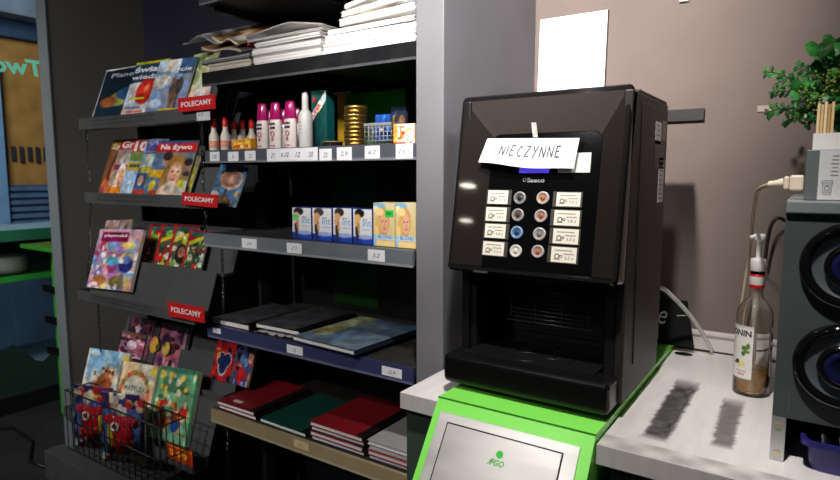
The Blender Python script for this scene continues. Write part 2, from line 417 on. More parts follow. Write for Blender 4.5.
# dark red plate with numerals on the back panel
a, b = atY(262, 160, BK-.004), atY(296, 215, BK-.004)
m = MB(); m.box(a.x, b.x, BK-.004, BK-.0006, b.z, a.z, (38, 8, 10)); m.text('720', Vector((a.x+.02, BK-.005, a.z-.12)), XV, ZV, .08, (70, 22, 24), bold=.02)
m.obj('red_plate', 'print', parent=su, label='dark red plate with numerals')

def price_tag(parent, x0, x1, z0, z1, Y, txt, col=(226, 226, 230), ink=(70, 70, 80)):
    m = MB(); m.box(x0, x1, Y-.0014, Y-.0004, z0, z1, col)
    n = len(txt); w = x1-x0; h = z1-z0
    for i, t in enumerate(txt):
        cw = w/n; m.text(t, Vector((x0+cw*(i+.5), Y-.002, z0+h*.28)), XV, ZV, h*.40, ink, center=True, shear=.3, w=min(cw*.62, h*.25*len(t)))
    m.obj('price_tag', 'paper', parent=parent)
def shelf(name, ztop, lip, Yf, col, lipc, tags, lean=0., railcol=None):
    m = MB(); m.box(SX0, SX1, Yf+.012, BK-.001, ztop-.028, ztop, col)
    for i in range(3): m.box(SX0+.02+i*.45, SX0+.05+i*.45, Yf+.05, BK-.01, ztop-.05, ztop-.0285, mix(col, (0, 0, 0), .4))
    s_ = m.obj(name, 'shelf_metal', parent=su)
    m = MB(); 
    m.prism([(SX0, Yf+.0115, ztop+.002), (SX0, Yf+.0115, ztop-lip), (SX0, Yf, ztop-lip), (SX0, Yf+lean, ztop+.002)], (SX1-SX0, 0, 0), lipc)
    m.box(SX0, SX1, Yf-.0003, Yf+.003, ztop-lip-.004, ztop-lip+.004, mix(lipc, (230, 230, 235), .25))
    m.obj('price_rail', 'shelf_metal', parent=s_)
    for (xa, xb, ya, yb, txt, *cc) in tags:
        a = atY(xa, ya, Yf); b = atY(xb, yb, Yf)
        price_tag(s_, a.x, b.x, min(a.z, b.z), max(a.z, b.z), Yf, txt, *(cc or []))
    return s_
S1, S2, S3, S4, S5 = .377, .09, -.222, -.578, -.922
shelf('canopy_shelf', .655, .03, 1.43, (40, 40, 44), (56, 58, 64), [])
shelf('shelf', S1, .045, 1.43, (24, 24, 27), (17, 18, 21), [])
shelf('shelf', S2, .042, 1.43, (52, 52, 56), (74, 78, 86), [
    (210, 220, 152, 161, ['102']), (228, 239, 152, 161, ['3-']), (245, 256, 151, 160.5, ['23']),
    (267, 318, 149, 160.5, ['21', '6,02', '12', '20']), (319.5, 332, 149, 160.5, ['22']), (337, 352, 147.5, 160, ['2,9']), (365, 380, 146, 158.5, ['6,2']), (396, 413, 144, 158.5, ['11,-'])])
shelf('shelf', S3, .045, 1.41, (58, 60, 62), (104, 110, 116), [(242, 257, 238, 249, ['2,4']), (287, 302, 242.5, 254, ['3,2']), (368, 385, 249, 262, ['5,2'])])
shelf('shelf', S4, .045, 1.41, (52, 50, 48), (54, 58, 96), [(213, 221, 327, 334, ['5']), (287, 303, 344, 356, ['12']), (382, 402, 365.5, 379, ['12,9'])])
shelf('shelf', S5, .045, 1.41, (50, 48, 44), (150, 134, 102), [(294, 309, 438.5, 451.5, ['5,-'], (200, 180, 135))])
# upright side frames
for x in (SX0+.0, SX1-.02):
    m = MB(); m.box(x, x+.02, BK-.04, BK-.002, FZ+.001, 1.0, (36, 36, 40)); m.obj('upright', 'shelf_metal', parent=su)
m = MB(); m.box(SX0, SX1, 1.50, BK-.001, FZ+.001, FZ+.12, (34, 36, 44)); m.obj('base_board', 'shelf_metal', parent=su)

# ------------------------------------------------------------------ shelf 1: newspapers
def paper_block(name, cx, cy, z, w, d, t, layers, rz, droop, label, cat, group, seed, c0=(238, 236, 232), c1=(205, 203, 200), skew=.004, front=True, top=None, mats='paper'):
    rr = random.Random(seed); N = 10; ring = []
    def outline(jx, jy, jw):
        pts = []
        for i in range(N+1): pts.append((-w/2+w*i/N, -d/2))
        for i in range(1, 5): pts.append((w/2, -d/2+d*i/4))
        for i in range(1, N+1): pts.append((w/2-w*i/N, d/2))
        for i in range(1, 4): pts.append((-w/2, d/2-d*i/4))
        return [(x*(1+jw)+jx, y*(1+jw)+jy) for x, y in pts]
    vs = []; cs = []; fs = []
    for k in range(layers*2+1):
        f = k/(layers*2)
        pts = outline(rr.uniform(-skew, skew), rr.uniform(-skew, skew), 0 if k % 2 else -.004)
        for x, y in pts:
            vs.append(Vector((x, y, t*f + droop(x/w, y/d)))); cs.append(mix(c1, c0, rr.uniform(.0, .25)) if k % 2 == 0 else mix(c0, c1, rr.uniform(0, .3)))
    n = len(outline(0, 0, 0)); L = layers*2+1
    for k in range(L-1):
        for i in range(n): fs.append((k*n+i, k*n+(i+1) % n, (k+1)*n+(i+1) % n, (k+1)*n+i))
    m = MB(); T = Matrix.Translation((cx, cy, z)) @ Matrix.Rotation(rz, 4, 'Z'); m.T = T
    m.add(vs, fs, cs, 0, False)
    tf = paint(top, seed) if top else None
    m.grid(lambda u, v: Vector(((u-.5)*w, (v-.5)*d, t + droop(u-.5, v-.5))), 14, 10, (tf if tf else mix(c0, c1, .2)))
    m.grid(lambda u, v: Vector(((u-.5)*w, (.5-v)*d, droop(u-.5, .5-v))), 10, 6, mix(c0, c1, .4))
    return m.obj(name, mats, label=label, cat=cat, group=group)
flat = lambda x, y: 0.
NG = 'newspapers piled on the top shelf'
newsprint = [('bg', (222, 220, 214)), ('r', .05, .75, .95, .9, (60, 60, 62)), ('s', 30, .09, [(170, 168, 164), (120, 118, 116), (190, 188, 182)], 0, 0, 1, .7)]
# stack against the partition
z = S1+.003
xs0, xs1 = -1.345, -.985
ord_r = ['lowest newspaper of the white stack beside the pale partition', 'second newspaper up in the white stack by the partition', 'third newspaper up in the white stack by the partition',
         'fourth newspaper up in the white partition stack, under the bent ones', 'bent newspaper second from the top of the partition stack', 'bowed topmost newspaper on the tall white stack by the partition']
for i, (t, w, ox, rz, dr) in enumerate([(.036, .37, 0, .0, flat), (.024, .36, .004, .0, flat), (.016, .35, .008, -.02, flat),
                                (.022, .29, .03, .03, lambda x, y: .012*x+.006), (.016, .28, .034, .05, lambda x, y: .024*x+.012), (.013, .27, .040, .07, lambda x, y: .050*x-.08*max(0, x-.2)+.028)]):
    paper_block('newspaper', (xs0+xs1)/2+ox, 1.60, z, w-.01, .29, t, 3, rz, dr, ord_r[i], 'newspaper', NG, 40+i, top=newsprint, c0=(236, 234, 232), c1=(214, 212, 210), skew=.003); z += t+(.0015 if i < 2 else .0035)
# middle stack
z = S1+.003; mx = (atY(248, 50, 1.45).x+atY(326, 50, 1.45).x)/2
ord_m = ['lowest newspaper of the greyish middle stack on the top shelf', 'second newspaper up in the middle stack', 'third newspaper up in the middle stack', 'fourth newspaper up in the middle stack', 'tented newspaper on top of the middle stack with a pink edge below']
mw = .325
for i, (t, w, ox, rz, dr) in enumerate([(.034, mw, 0, 0, flat), (.024, mw, -.006, .01, flat), (.016, mw-.01, .006, -.02, lambda x, y: .002), (.008, mw+.03, -.014, .015, lambda x, y: .006), (.006, mw+.035, -.018, .02, lambda x, y: .010+.05*(.5-abs(x-.06))-.008*(x+.5))]):
    paper_block('newspaper', mx+ox, 1.60, z, w, .29, t, 3, rz, dr, ord_m[i], 'newspaper', NG, 60+i, c0=(214, 212, 210), c1=(176, 174, 172), top=newsprint, skew=.004); z += t+.002+(.004 if i > 2 else 0)
m = MB(); m.box(mx-.198, mx-.184, 1.455, 1.60, S1+.080, S1+.088, (190, 40, 70), bev=.003); m.obj('pink_leaflet', 'paper', label='small pink leaflet poking out of the middle newspaper stack', cat='leaflet')
# untidy magazines at the open end of the shelf
UG = 'untidy magazines at the open end of the top shelf'
ux0 = atY(222, 60, 1.44).x-.02
paper_block('magazine', ux0+.025, 1.60, S1+.003, .23, .28, .034, 3, .02, flat, 'thick pale magazine at the bottom of the untidy pile on the top shelf', 'magazine', UG, 81, c0=(190, 182, 168), c1=(150, 142, 132))
paper_block('magazine', ux0+.005, 1.59, S1+.039, .25, .27, .014, 3, .06, lambda x, y: .001+.012*x*x-.02*max(0, -x-.2), 'grey magazine drooping over the shelf end below the bent ones', 'magazine', UG, 82, c0=(150, 150, 152), c1=(105, 106, 110))
brown = [('bg', (122, 92, 58)), ('s', 26, .12, [(60, 40, 26), (190, 160, 110), (210, 200, 180), (40, 32, 30), (150, 60, 40)], 0, 0, 1, 1)]
paper_block('magazine', ux0+.0, 1.585, S1+.060, .24, .26, .010, 3, -.06, lambda x, y: .040*(.5-x)-.002+.006*math.sin(x*6)+.09*(y+.5), 'brown printed magazine sagging down from the untidy pile', 'magazine', UG, 83, top=brown, c0=(214, 208, 198), c1=(150, 130, 104))
paper_block('magazine', ux0-.145, 1.59, S1+.128, .19, .26, .007, 3, .12, lambda x, y: .006+.012*math.cos(x*7)-.03*max(0, x)+.09*(y+.5), 'curled grey magazine lying across the shelf end on the pile', 'magazine', UG, 84, c0=(200, 200, 202), c1=(120, 120, 124), top=[('bg', (110, 108, 108)), ('s', 12, .14, [(60, 60, 66), (180, 178, 176)], 0, 0, 1, 1)])
paper_block('magazine', ux0+.038, 1.575, S1+.0865, .16, .25, .007, 3, -.10, lambda x, y: .030*(.5-x)+.008*math.sin(x*9)+.004+.10*(y+.5), 'uppermost rumpled magazine of the untidy pile with brown cover', 'magazine', UG, 85, top=brown, c0=(232, 228, 220), c1=(170, 150, 120))

# ------------------------------------------------------------------ shelf 2: bottles, tins, small packets
YB = 1.470
def red_cap_bottle(x, y, label):
    t = thing('glue_bottle', label, 'bottle', (x, y, S2+.001), 'red-capped bottles')
    W = (222, 214, 202); O = (226, 96, 40)
    m = MB(); m.lathe((x, y, S2+.001), [(.017, 0, W), (.019, .006, W), (.019, .014, W), (.0195, .0145, O), (.0195, .036, O), (.019, .0365, W), (.019, .055, W), (.013, .068, W), (.010, .075, W), (.010, .088, W)], 20); m.obj('bottle_body', 'plastic', parent=t)
    m = MB(); m.lathe((x, y, S2+.001), [(.0115, .0885, (196, 22, 22)), (.0115, .108, (206, 28, 26)), (.008, .121, (206, 28, 26)), (.004, .124, (206, 28, 26))], 18); m.obj('cap', 'plastic', parent=t, label='red cap')
    m = MB(); 
    for k in range(5): m.lathe((x, y, S2+.018+k*.0035), [(.01985, 0, (250, 225, 205)), (.01985, .0012, (250, 225, 205))], 20, caps=False)
    m.obj('label_print', 'print', parent=t)
    return t
rc = red_cap_bottle(atY(214.5, 145, YB).x, YB, 'red-capped white bottle standing nearest the open shelf end')
for px, dy, lb in ((226, 0, 'red-capped white bottle, second from the open shelf end, next to orange packs'), (234.5, .10, 'red-capped bottle third along, half behind the orange packs'),
                   (243, .105, 'red-capped bottle fourth along, behind the joint of the orange packs'), (252, .11, 'red-capped bottle fifth along, nearest the pink-capped row')):
    dup(rc, (atY(px, 145, YB+dy).x-WL[rc.name].x, dy, 0), lb)
for a, b, h, lb, c in ((233, 244.5, .036, 'orange carton below the red caps, farther from the pink caps', (232, 150, 28)), (245, 250.5, .040, 'orange and yellow carton next to the first pink-capped bottle', (236, 168, 40))):
    x0, x1 = atY(a, 145, 1.445).x, atY(b, 145, 1.445).x
    m = MB(); m.box(x0, x1, 1.445, 1.475, S2+.001, S2+.001+h, c, bev=.001)
    m.grid(lambda u, v: Vector((x0+.002+u*(x1-x0-.004), 1.4445, S2+.003+v*(h-.006))), 10, 8, paint([('bg', c), ('r', .1, .55, .9, .8, (250, 215, 90)), ('r', .1, .15, .6, .4, (190, 80, 20)), ('e', .78, .3, .14, .2, (250, 235, 190))]))
    m.obj('carton', 'print', label=lb, cat='carton', group='orange cartons')
def pink_bottle(x, y, label):
    t = thing('nail_polish_remover', label, 'bottle', (x, y, S2+.001), 'pink-capped bottles')
    W = (216, 206, 200); P = (160, 18, 94); K = dict(sx=1., sy=.62)
    m = MB(); m.lathe((x, y, S2+.001), [(.024, 0, W), (.0265, .006, W), (.0265, .085, W), (.025, .097, W), (.0235, .1005, W)], 24, **K); m.obj('bottle_body', 'plastic', parent=t)
    m = MB(); m.lathe((x, y, S2+.001), [(.0245, .101, P), (.0235, .125, P), (.020, .150, P), (.0175, .158, P), (.0165, .1595, P)], 24, **K); m.obj('cap', 'gloss_plastic', parent=t, label='magenta cap')
    m = MB(); Y = y-.0195
    m.box(x-.012, x+.012, Y, Y+.004, S2+.084, S2+.090, (90, 70, 90)); m.box(x-.009, x+.012, Y, Y+.004, S2+.070, S2+.077, (60, 50, 70))
    m.torus((x+.002, Y+.001, S2+.052), XV, ZV, .008, .0016, (170, 80, 120), nu=16, nv=6); m.box(x-.003, x+.004, Y, Y+.004, S2+.028, S2+.040, (170, 90, 130)); m.box(x-.010, x+.010, Y, Y+.004, S2+.010, S2+.014, (190, 120, 150))
    m.obj('label_print', 'print', parent=t)
    return t
pb = pink_bottle(atY(263.3, 145, YB).x, YB, 'white bottle with pink cap, first of the row after the orange packs')
pbx = WL[pb.name].x
dup(pb, (atY(276.3, 145, YB).x-pbx, 0, 0), 'white bottle with pink cap in the middle of the front row')
dup(pb, (atY(291, 145, YB).x-pbx, 0, 0), 'white bottle with pink cap standing beside the slim grey spray bottle')
for px, lb in ((270.5, 'pink-capped bottle behind the first two of the row'), (284, 'pink-capped bottle behind the second and third of the row'), (298, 'pink-capped bottle behind the third one and the spray bottle')):
    dup(pb, (atY(px, 145, YB+.16).x-pbx, .16, 0), lb)
x = atY(306, 145, YB).x
t = thing('spray_bottle', 'slim pale grey spray bottle between pink caps and green carton', 'bottle', (x, YB, S2+.001))
G = (192, 192, 188)
m = MB(); m.lathe((x, YB, S2+.001), [(.022, 0, G), (.0235, .005, G), (.0235, .10, G), (.019, .118, G), (.0125, .126, G)], 24); 
m.obj('bottle_body', 'plastic', parent=t)
m = MB(); m.lathe((x, YB, S2+.001), [(.011, .1265, G), (.011, .165, G), (.009, .18, G), (.007, .183, G)], 20); m.obj('nozzle_cap', 'plastic', parent=t)
m = MB()
for k, w in enumerate((.012, .010, .013, .008)): m.box(x-w/2, x+w/2, YB-.0243, YB-.022, S2+.085-k*.012, S2+.088-k*.012, (150, 156, 158))
m.obj('label_print', 'print', parent=t)
x0, x1 = atY(312, 145, 1.52).x, atY(327, 145, 1.52).x
m = MB(); m.box(x0, x1, 1.52, 1.56, S2+.001, S2+.196, (14, 74, 74), bev=.001)
hh = .19; ww = x1-x0
m.grid(lambda u, v: Vector((x0+.001+u*(ww-.002), 1.5193, S2+.003+v*hh)), 16, 40, paint([('g', (10, 60, 62), (20, 78, 70)), ('d', .46, .38, .62, (220, 214, 206)), ('e', .2, .86, .14, .05, (170, 40, 40))]))
dx = Vector((ww, 0, .38*hh)).normalized(); m.text('SUPER', Vector((x0+.004, 1.5188, S2+.003+.50*hh)), dx, dx.cross(-YV) if dx.cross(-YV).z > 0 else -dx.cross(-YV), .016, (196, 30, 36), w=ww*.95, bold=.03)
m.obj('carton', 'print', label='tall teal carton with a white diagonal band and red letters', cat='carton')
tx = atY(352, 140, 1.465).x
tin = None
for k in range(5):
    zz = S2+.001+k*.0255
    if tin is None:
        tin = thing('polish_tin', 'gold tin at the bottom of the stack of five', 'tin', (tx, 1.484, zz), 'gold tins')
        m = MB(); m.lathe((tx, 1.484, zz), [(.035, 0, (112, 84, 34)), (.036, .002, (124, 94, 40)), (.036, .014, (128, 98, 42)), (.035, .0145, (120, 90, 34))], 28); m.obj('tin_body', 'gold_tin', parent=tin)
        m = MB(); m.lathe((tx, 1.484, zz), [(.0365, .015, (150, 122, 66)), (.0375, .017, (158, 130, 70)), (.0375, .023, (150, 120, 64)), (.035, .025, (190, 150, 76)), (0, .025, (180, 140, 70))], 28); m.obj('lid', 'gold_tin', parent=tin)
    else:
        dup(tin, ((-1)**k*.0012, 0, k*.0255), ['', 'gold tin second from the bottom of the stack', 'gold tin in the middle of the stack of five', 'gold tin second from the top of the stack', 'gold tin on top of the stack of five'][k])
x = atY(331.5, 142, 1.47).x
m = MB(); m.lathe((x, 1.475, S2+.001), [(.032, 0, (30, 28, 26)), (.033, .002, (34, 32, 30)), (.033, .014, (34, 32, 30)), (.034, .0145, (120, 100, 60)), (.034, .018, (120, 100, 60)), (.032, .019, (30, 28, 26)), (0, .019, (30, 28, 26))], 28); m.obj('shoe_polish_tin', 'gloss_plastic', label='single flat black tin between the teal carton and gold tins', cat='tin')
# small grey basket with packets
b0, b1 = atY(365, 140, 1.45), atY(392, 140, 1.45)
m = MB(); x0, x1, y0, y1, zb, zt = b0.x, b1.x-.003, 1.45, 1.60, S2+.001, S2+.068; GC = (126, 128, 128)
m.box(x0+.006, x1-.006, y0+.004, y1-.004, zb, zb+.003, GC)
m.box(x0-.003, x1+.003, y0-.003, y0+.002, zt-.008, zt, GC); m.box(x0-.003, x1+.003, y1-.002, y1+.003, zt-.008, zt, GC); m.box(x0-.003, x0+.002, y0, y1, zt-.008, zt, GC); m.box(x1-.002, x1+.003, y0, y1, zt-.008, zt, GC)
def lat(A, B):
    for i in range(8):
        f = i/7; p = A.lerp(B, f)
        m.tube([Vector((p.x, p.y, zb)), Vector((p.x, p.y, zt-.006))], .0017, GC, 6)
    for k in range(1, 5):
        zz = zb+(zt-zb)*k/5; m.tube([Vector((A.x, A.y, zz)), Vector((B.x, B.y, zz))], .0014, GC, 6)
c = [Vector((x0, y0, 0)), Vector((x1, y0, 0)), Vector((x1, y1, 0)), Vector((x0, y1, 0))]
for i in range(4): lat(c[i], c[(i+1) % 4])
m.obj('storage_basket', 'plastic', label='small grey lattice plastic basket holding blue packets', cat='basket')
def packet(px0, px1, py0, py1, Y, ops, lb, tilt=.1, T=.012, seed=1, name='packet', texts=(), zl=.0085):
    P = Plane(Y, S2, tilt); m = MB(); sheet(m, P, ((px0, py1), (px1, py1), (px0, py0)), T, ops, texts, seed=seed, n=(14, 14), edge=(60, 60, 70), zmin=S2+zl); m.obj(name, 'print', label=lb, cat='packet', group='packets in the grey basket')
blue = [('bg', (24, 66, 140)), ('r', .3, .3, .75, .6, (30, 34, 60)), ('r', .35, .4, .6, .48, (200, 190, 180)), ('s', 6, .1, [(40, 100, 170), (18, 40, 100)], 0, 0, 1, 1)]
packet(374, 389, 115, 141, 1.485, blue, 'blue packet standing upright in the front of the grey basket', seed=3)
packet(388, 394, 117, 142, 1.53, [('bg', (120, 90, 40)), ('s', 8, .2, [(60, 40, 20), (180, 140, 60)], 0, 0, 1, 1)], 'narrow brown packet behind the blue one in the basket', .05, seed=4)
packet(390.5, 405, 107, 142, 1.615, [('g', (30, 50, 80), (20, 34, 60)), ('r', 0, .15, .25, .75, (40, 120, 190)), ('s', 8, .15, [(110, 80, 50), (60, 44, 34)], .25, 0, 1, .8)], 'tall dark packet with blue side standing behind the grey basket', .02, seed=5, zl=.003)
x0, x1 = atY(393.5, 140, 1.445).x, atY(414.5, 140, 1.445).x
m = MB(); m.box(x0, x1, 1.445, 1.49, S2+.001, S2+.060, (228, 205, 180), bev=.001)
m.grid(lambda u, v: Vector((x0+.001+u*(x1-x0-.002), 1.4443, S2+.002+v*.057)), 24, 16, paint([('bg', (240, 226, 205)), ('r', 0, 0, .2, 1, (236, 150, 60)), ('r', .3, .3, .5, .9, (236, 120, 60)), ('s', 9, .09, [(220, 60, 40), (250, 200, 90), (255, 250, 240)], .1, .1, .7, .95), ('e', .84, .42, .2, .42, (150, 110, 70)), ('e', .84, .42, .16, .34, (236, 228, 206)), ('r', 0, 0, .6, .1, (200, 60, 30))], 5))
m.obj('carton', 'print', label='small orange and white carton with a round picture by the partition', cat='carton')

# ------------------------------------------------------------------ shelf 3: hair dye boxes
def dye_box(px0, px1, pytop, Y, ops, texts, lb, grp, seed, edge, depth=.05, rz=0.):
    a, b = atY(px0, 240, Y), atY(px1, 240, Y); zt = atY((px0+px1)/2, pytop, Y).z; z0 = S3+.001
    w = b.x-a.x; h = zt-z0
    T = Matrix.Translation((a.x+w/2, Y+depth/2, z0)) @ Matrix.Rotation(rz, 4, 'Z')
    m = MB(); m.T = T; m.box(-w/2, w/2, -depth/2, depth/2, 0, h, edge, bev=.0012)
    m.T = None; M3 = T.to_3x3(); ux = M3 @ XV; nn = M3 @ -YV
    sheet_at(m, T @ Vector((-w/2+.001, -depth/2-.0002, .001)), ux, ZV, nn, w-.002, h-.002, .0001, ops, texts, edge, seed, (24, 36), .0004)
    m.obj('hair_dye_box', 'print', label=lb, cat='box', group=grp)
skin = (226, 178, 146)
def tint_ops(hair, skin_):
    return [('plain',), ('bg', (214, 216, 220)), ('g', (206, 208, 214), (222, 222, 222)), ('r', 0, 0, 1, .2, (34, 66, 164)), ('e', .62, .2, .5, .07, (150, 166, 210)), ('e', .1, .03, .4, .13, (24, 54, 150)),
            ('e', .22, .38, .12, .3, (60, 50, 56)), ('e', .2, .18, .07, .22, (44, 40, 50)), ('e', .30, .45, .06, .2, (200, 150, 90)), ('e', .34, .88, .28, .14, hair), ('e', .24, .74, .17, .13, skin_), ('e', .16, .60, .10, .12, skin_),
            ('r', .46, .40, .95, .43, (160, 170, 190))]
tt = [('int', .50, .50, .2, .45, (120, 168, 206), .01), ('Jo', .52, .66, .08, .25, (70, 70, 90), .01)]
DG = 'blue and white hair dye boxes'
dye_box(293, 311, 207.5, 1.47, tint_ops((36, 32, 34), skin)+[('e', .14, .70, .22, .1, (90, 200, 120))], tt, 'blue and white hair dye box with a green sticker, first of four', DG, 1, (40, 62, 140), rz=.05)
dye_box(313, 331.5, 208, 1.465, tint_ops((70, 62, 58), (214, 160, 116)), tt, 'second blue and white hair dye box from the open side', DG, 2, (44, 66, 150), rz=.04)
dye_box(333.5, 351.5, 208, 1.465, tint_ops((50, 44, 42), (210, 160, 112)), tt, 'third blue and white hair dye box from the open side', DG, 3, (44, 66, 150), rz=.04)
dye_box(353.5, 372, 209, 1.46, tint_ops((24, 22, 24), (220, 170, 100)), tt, 'fourth blue and white hair dye box, touching the blonde-woman boxes', DG, 4, (44, 66, 150), rz=.03)
def blonde_ops(green):
    o = [('plain',), ('g', (214, 184, 112), (212, 198, 164)), ('e', .12, .93, .5, .12, (120, 176, 216)), ('e', .08, .86, .2, .08, (236, 226, 170)), ('face', .50, .56, .30, (196, 150, 84), (222, 168, 136), (214, 178, 150)),
         ('e', .24, .45, .16, .26, (214, 172, 100)), ('e', .14, .35, .12, .14, (232, 200, 130)), ('e', .3, .8, .22, .1, (240, 208, 140)), ('r', .12, .155, 1, .27, (196, 216, 226)), ('r', .15, .0, 1, .13, (238, 208, 140)), ('r', 0, 0, .14, .25, (150, 196, 222))]
    if green: o.append(('r', .56, .68, .96, .86, (44, 190, 70)))
    return o
BG = 'blonde-woman hair dye boxes'
bt_ = [('BLOND', .22, .175, .085, .72, (60, 140, 200), .03)]
dye_box(373.5, 394.5, 203, 1.452, blonde_ops(True), bt_+[('4,9', .64, .73, .07, .22, (16, 60, 24), .03)], 'cream hair dye box with blonde woman and a green price sticker', BG, 6, (226, 208, 150), .06)
dye_box(395.5, 416, 203, 1.452, blonde_ops(False), bt_, 'cream hair dye box with blonde woman and no sticker, by the partition', BG, 7, (226, 208, 150), .06)

# ------------------------------------------------------------------ books, binders and notebooks
def book(name, x0, x1, y0, y1, z, t, cover, lb, cat, grp, rz=0., pages=(228, 226, 222), spine=None, art=None, texts=(), ct=.0022, mat='print', seed=1, sticker=None):
    w, d = x1-x0, y1-y0
    m = MB(); T = Matrix.Translation(((x0+x1)/2, (y0+y1)/2, z)) @ Matrix.Rotation(rz, 4, 'Z')
    t_ = T; m.T = T
    m.box(-w/2, w/2, -d/2, d/2, 0, ct, cover, bev=.0006); m.box(-w/2, w/2, -d/2, d/2, t-ct, t, cover, bev=.0006)
    m.box(w/2-.004, w/2, -d/2, d/2, ct, t-ct, spine or cover)
    bx = bpy.data.objects
    m.box(-w/2+.003, w/2-.0042, -d/2+.004, d/2-.004, ct+.0002, t-ct-.0002, pages)
    if art:
        m.grid(lambda u, v: Vector((-w/2+.001+u*(w-.002), -d/2+.001+v*(d-.002), t+.0003)), 30, 40, paint(art, seed))
    if spine:
        m.box(w/2-.03, w/2-.0002, -d/2+.0002, d/2-.0002, t+.0001, t+.0006, spine)
    for (s_, u, v, h, tw, c) in texts: m.text(s_, Vector((-w/2+u*w, -d/2+v*d, t+.0009)), XV, YV, h, c, w=tw)
    if sticker: m.box(-w/2+sticker[0], -w/2+sticker[0]+.045, -d/2+.03, -d/2+.05, t+.0001, t+.0006, (214, 190, 180))
    m.obj(name, mat, label=lb, cat=cat, group=grp)
z4 = S4+.0025
Xa = lambda px, Y: atY(px, 330, Y).x
book('ring_binder', -1.93, -1.71, 1.425, 1.74, z4, .022, (30, 32, 36), 'flat dark grey folder nearest the magazine rack on the blue-edged shelf', 'folder', None, .0, art=[('g', (74, 77, 82), (48, 50, 54))], spine=(16, 16, 18))  # cover art paints a sheen, paler towards the front
book('document_folder', -1.695, -1.47, 1.44, 1.755, z4+.014, .018, (34, 36, 40), 'dark grey folder lying on a crumpled wrapper beside the blue atlas', 'folder', None, .02, art=[('g', (78, 80, 86), (50, 52, 56))], spine=(16, 16, 18))  # same painted sheen on this folder's cover
m = MB(); rr = random.Random(3)
pts = [[Vector((-1.69+.24*i/16, 1.428+.25*j/8, z4+(.0125*rr.random() if 0 < i < 16 else .001))) for i in range(17)] for j in range(9)]
m.grid(lambda u, v: pts[round(v*8)][round(u*16)], 16, 8, lambda u, v: (196, 196, 200), smooth=False)
m.obj('plastic_wrapper', 'foil_print', label='crumpled pale plastic wrapper flattened under the dark folder', cat='wrapper')
book('exercise_book', -1.40, -1.175, 1.43, 1.74, z4, .012, (40, 34, 36), 'thin dark book lying underneath the blue atlas', 'book', None, -.02, spine=(120, 20, 30))
atl = [('g', (112, 134, 154), (84, 104, 126)), ('n', 6)]  # cover blues lightened to paint in a glossy reflection
for i in range(12):
    f = i/11; atl.append(('e', .04+.11*math.sin(i*1.7)*.3+.10, .22+f*.74, .15+.05*math.sin(i*2.3), .07, (158, 162, 118)))
atl += [('s', 30, .05, [(160, 160, 112), (128, 134, 96), (110, 118, 100), (172, 166, 124)], .0, .2, .26, 1.), ('s', 8, .05, [(130, 136, 100)], .22, .7, .42, 1)]
book('atlas', -1.445, -1.155, 1.385, 1.735, z4+.0133, .017, (38, 52, 74), 'large blue atlas with a yellow-green coast on its cover', 'book', None, -.05, art=atl)
z5 = S5+.0025
NB = 'hardback notebooks on the beige-edged shelf'
def nb(x0, x1, z, t, cover, lb, spine=(20, 18, 20), rz=0., dy=0., pages=(226, 226, 226), sticker=None):
    book('notebook', x0, x1, 1.43+dy, 1.73+dy, z, t, cover, lb, 'notebook', NB, rz, pages, spine, art=None, sticker=sticker); return z+t+.0006
RED = (112, 22, 30)
z = nb(-1.935+.02, -1.69, z5, .016, RED, 'lower dark red notebook of the pair beside the magazine rack', rz=-.01)
nb(-1.935+.015, -1.70, z, .016, RED, 'upper dark red notebook with a pale sticker, beside the magazine rack', rz=.005, dy=-.004, sticker=(.06,))
nb(-1.675, -1.43, z5, .016, (18, 62, 54), 'single dark green notebook between the two red piles', rz=-.02)
z = z5
for i, (c, lb) in enumerate((((30, 36, 60), 'navy notebook at the bottom of the middle red pile'), (RED, 'dark red notebook second from the bottom of the middle pile'), ((34, 30, 34), 'black-edged notebook second from the top of the middle pile'), ((122, 24, 32), 'dark red notebook on top of the middle pile'))):
    z = nb(-1.415, -1.175, z, .0165, c, lb, rz=.006*((-1)**i), dy=.003*((-1)**i))
z = z5
for i, (c, lb) in enumerate((((34, 40, 66), 'navy notebook at the bottom of the pile by the partition'), ((124, 26, 34), 'red notebook second from the bottom of the pile by the partition'), ((170, 166, 164), 'pale notebook second from the top of the partition pile'), ((150, 148, 148), 'pale grey notebook with black spine on top of the partition pile'))):
    z = nb(-1.158, -.97, z, .0165, c, lb, rz=.0, dy=.003*((-1)**i))

# ================================================================== MAGAZINE RACK
mr = thing('magazine_rack', 'dark grey tiered magazine rack with red signs beside the shelving', 'magazine rack', (-2.4, 1.6, FZ))
RX0, RX1 = -2.83, -1.953
RC = (70, 73, 73)
def tray(Yf, zb, lip, k, ph, bot=.03, lipc=RC, holes=True, x0=RX0, x1=RX1, name='tray'):
    """sloping display tray: perforated lip, narrow bottom and leaning back plate"""
    m = MB()
    m.box(x0, x1, Yf, Yf+.003, zb, zb+lip, lipc); m.box(x0, x1, Yf+.0031, Yf+bot, zb, zb+.003, RC)
    P = Plane(Yf+bot, zb, k); m.frame_box(Vector((x0, Yf+bot, zb))+P.n*.001, XV, P.up, P.n, x1-x0, ph, .003, RC)
    for x in ((x0, x1-.002) if name != 'tray' or zb < -.2 or zb > 0 else (x0,)): m.prism([(x, Yf+.0032, zb+.0035), (x, Yf+bot-.001, zb+.0035), (x, Yf+bot-.001+k*lip, zb+lip), (x, Yf+.0032, zb+lip)], (.002, 0, 0), RC)
    if holes:
        n = int((x1-x0)/.022)
        for i in range(n):
            for j in range(2):
                a = x0+.12+i*.022+j*.011
                if a > x1-.28: continue
                zz = zb+lip*(.35+.35*j); m.disc(Vector((a, Yf-.0006, zz)), XV, ZV, .0055, (28, 28, 30), 8)
    m.obj(name, 'rack_metal', parent=mr); return P
t1 = tray(1.42, .205, .05, .36, .20, bot=.05)
t2 = tray(1.425, -.13, .05, .36, .17, bot=.05)
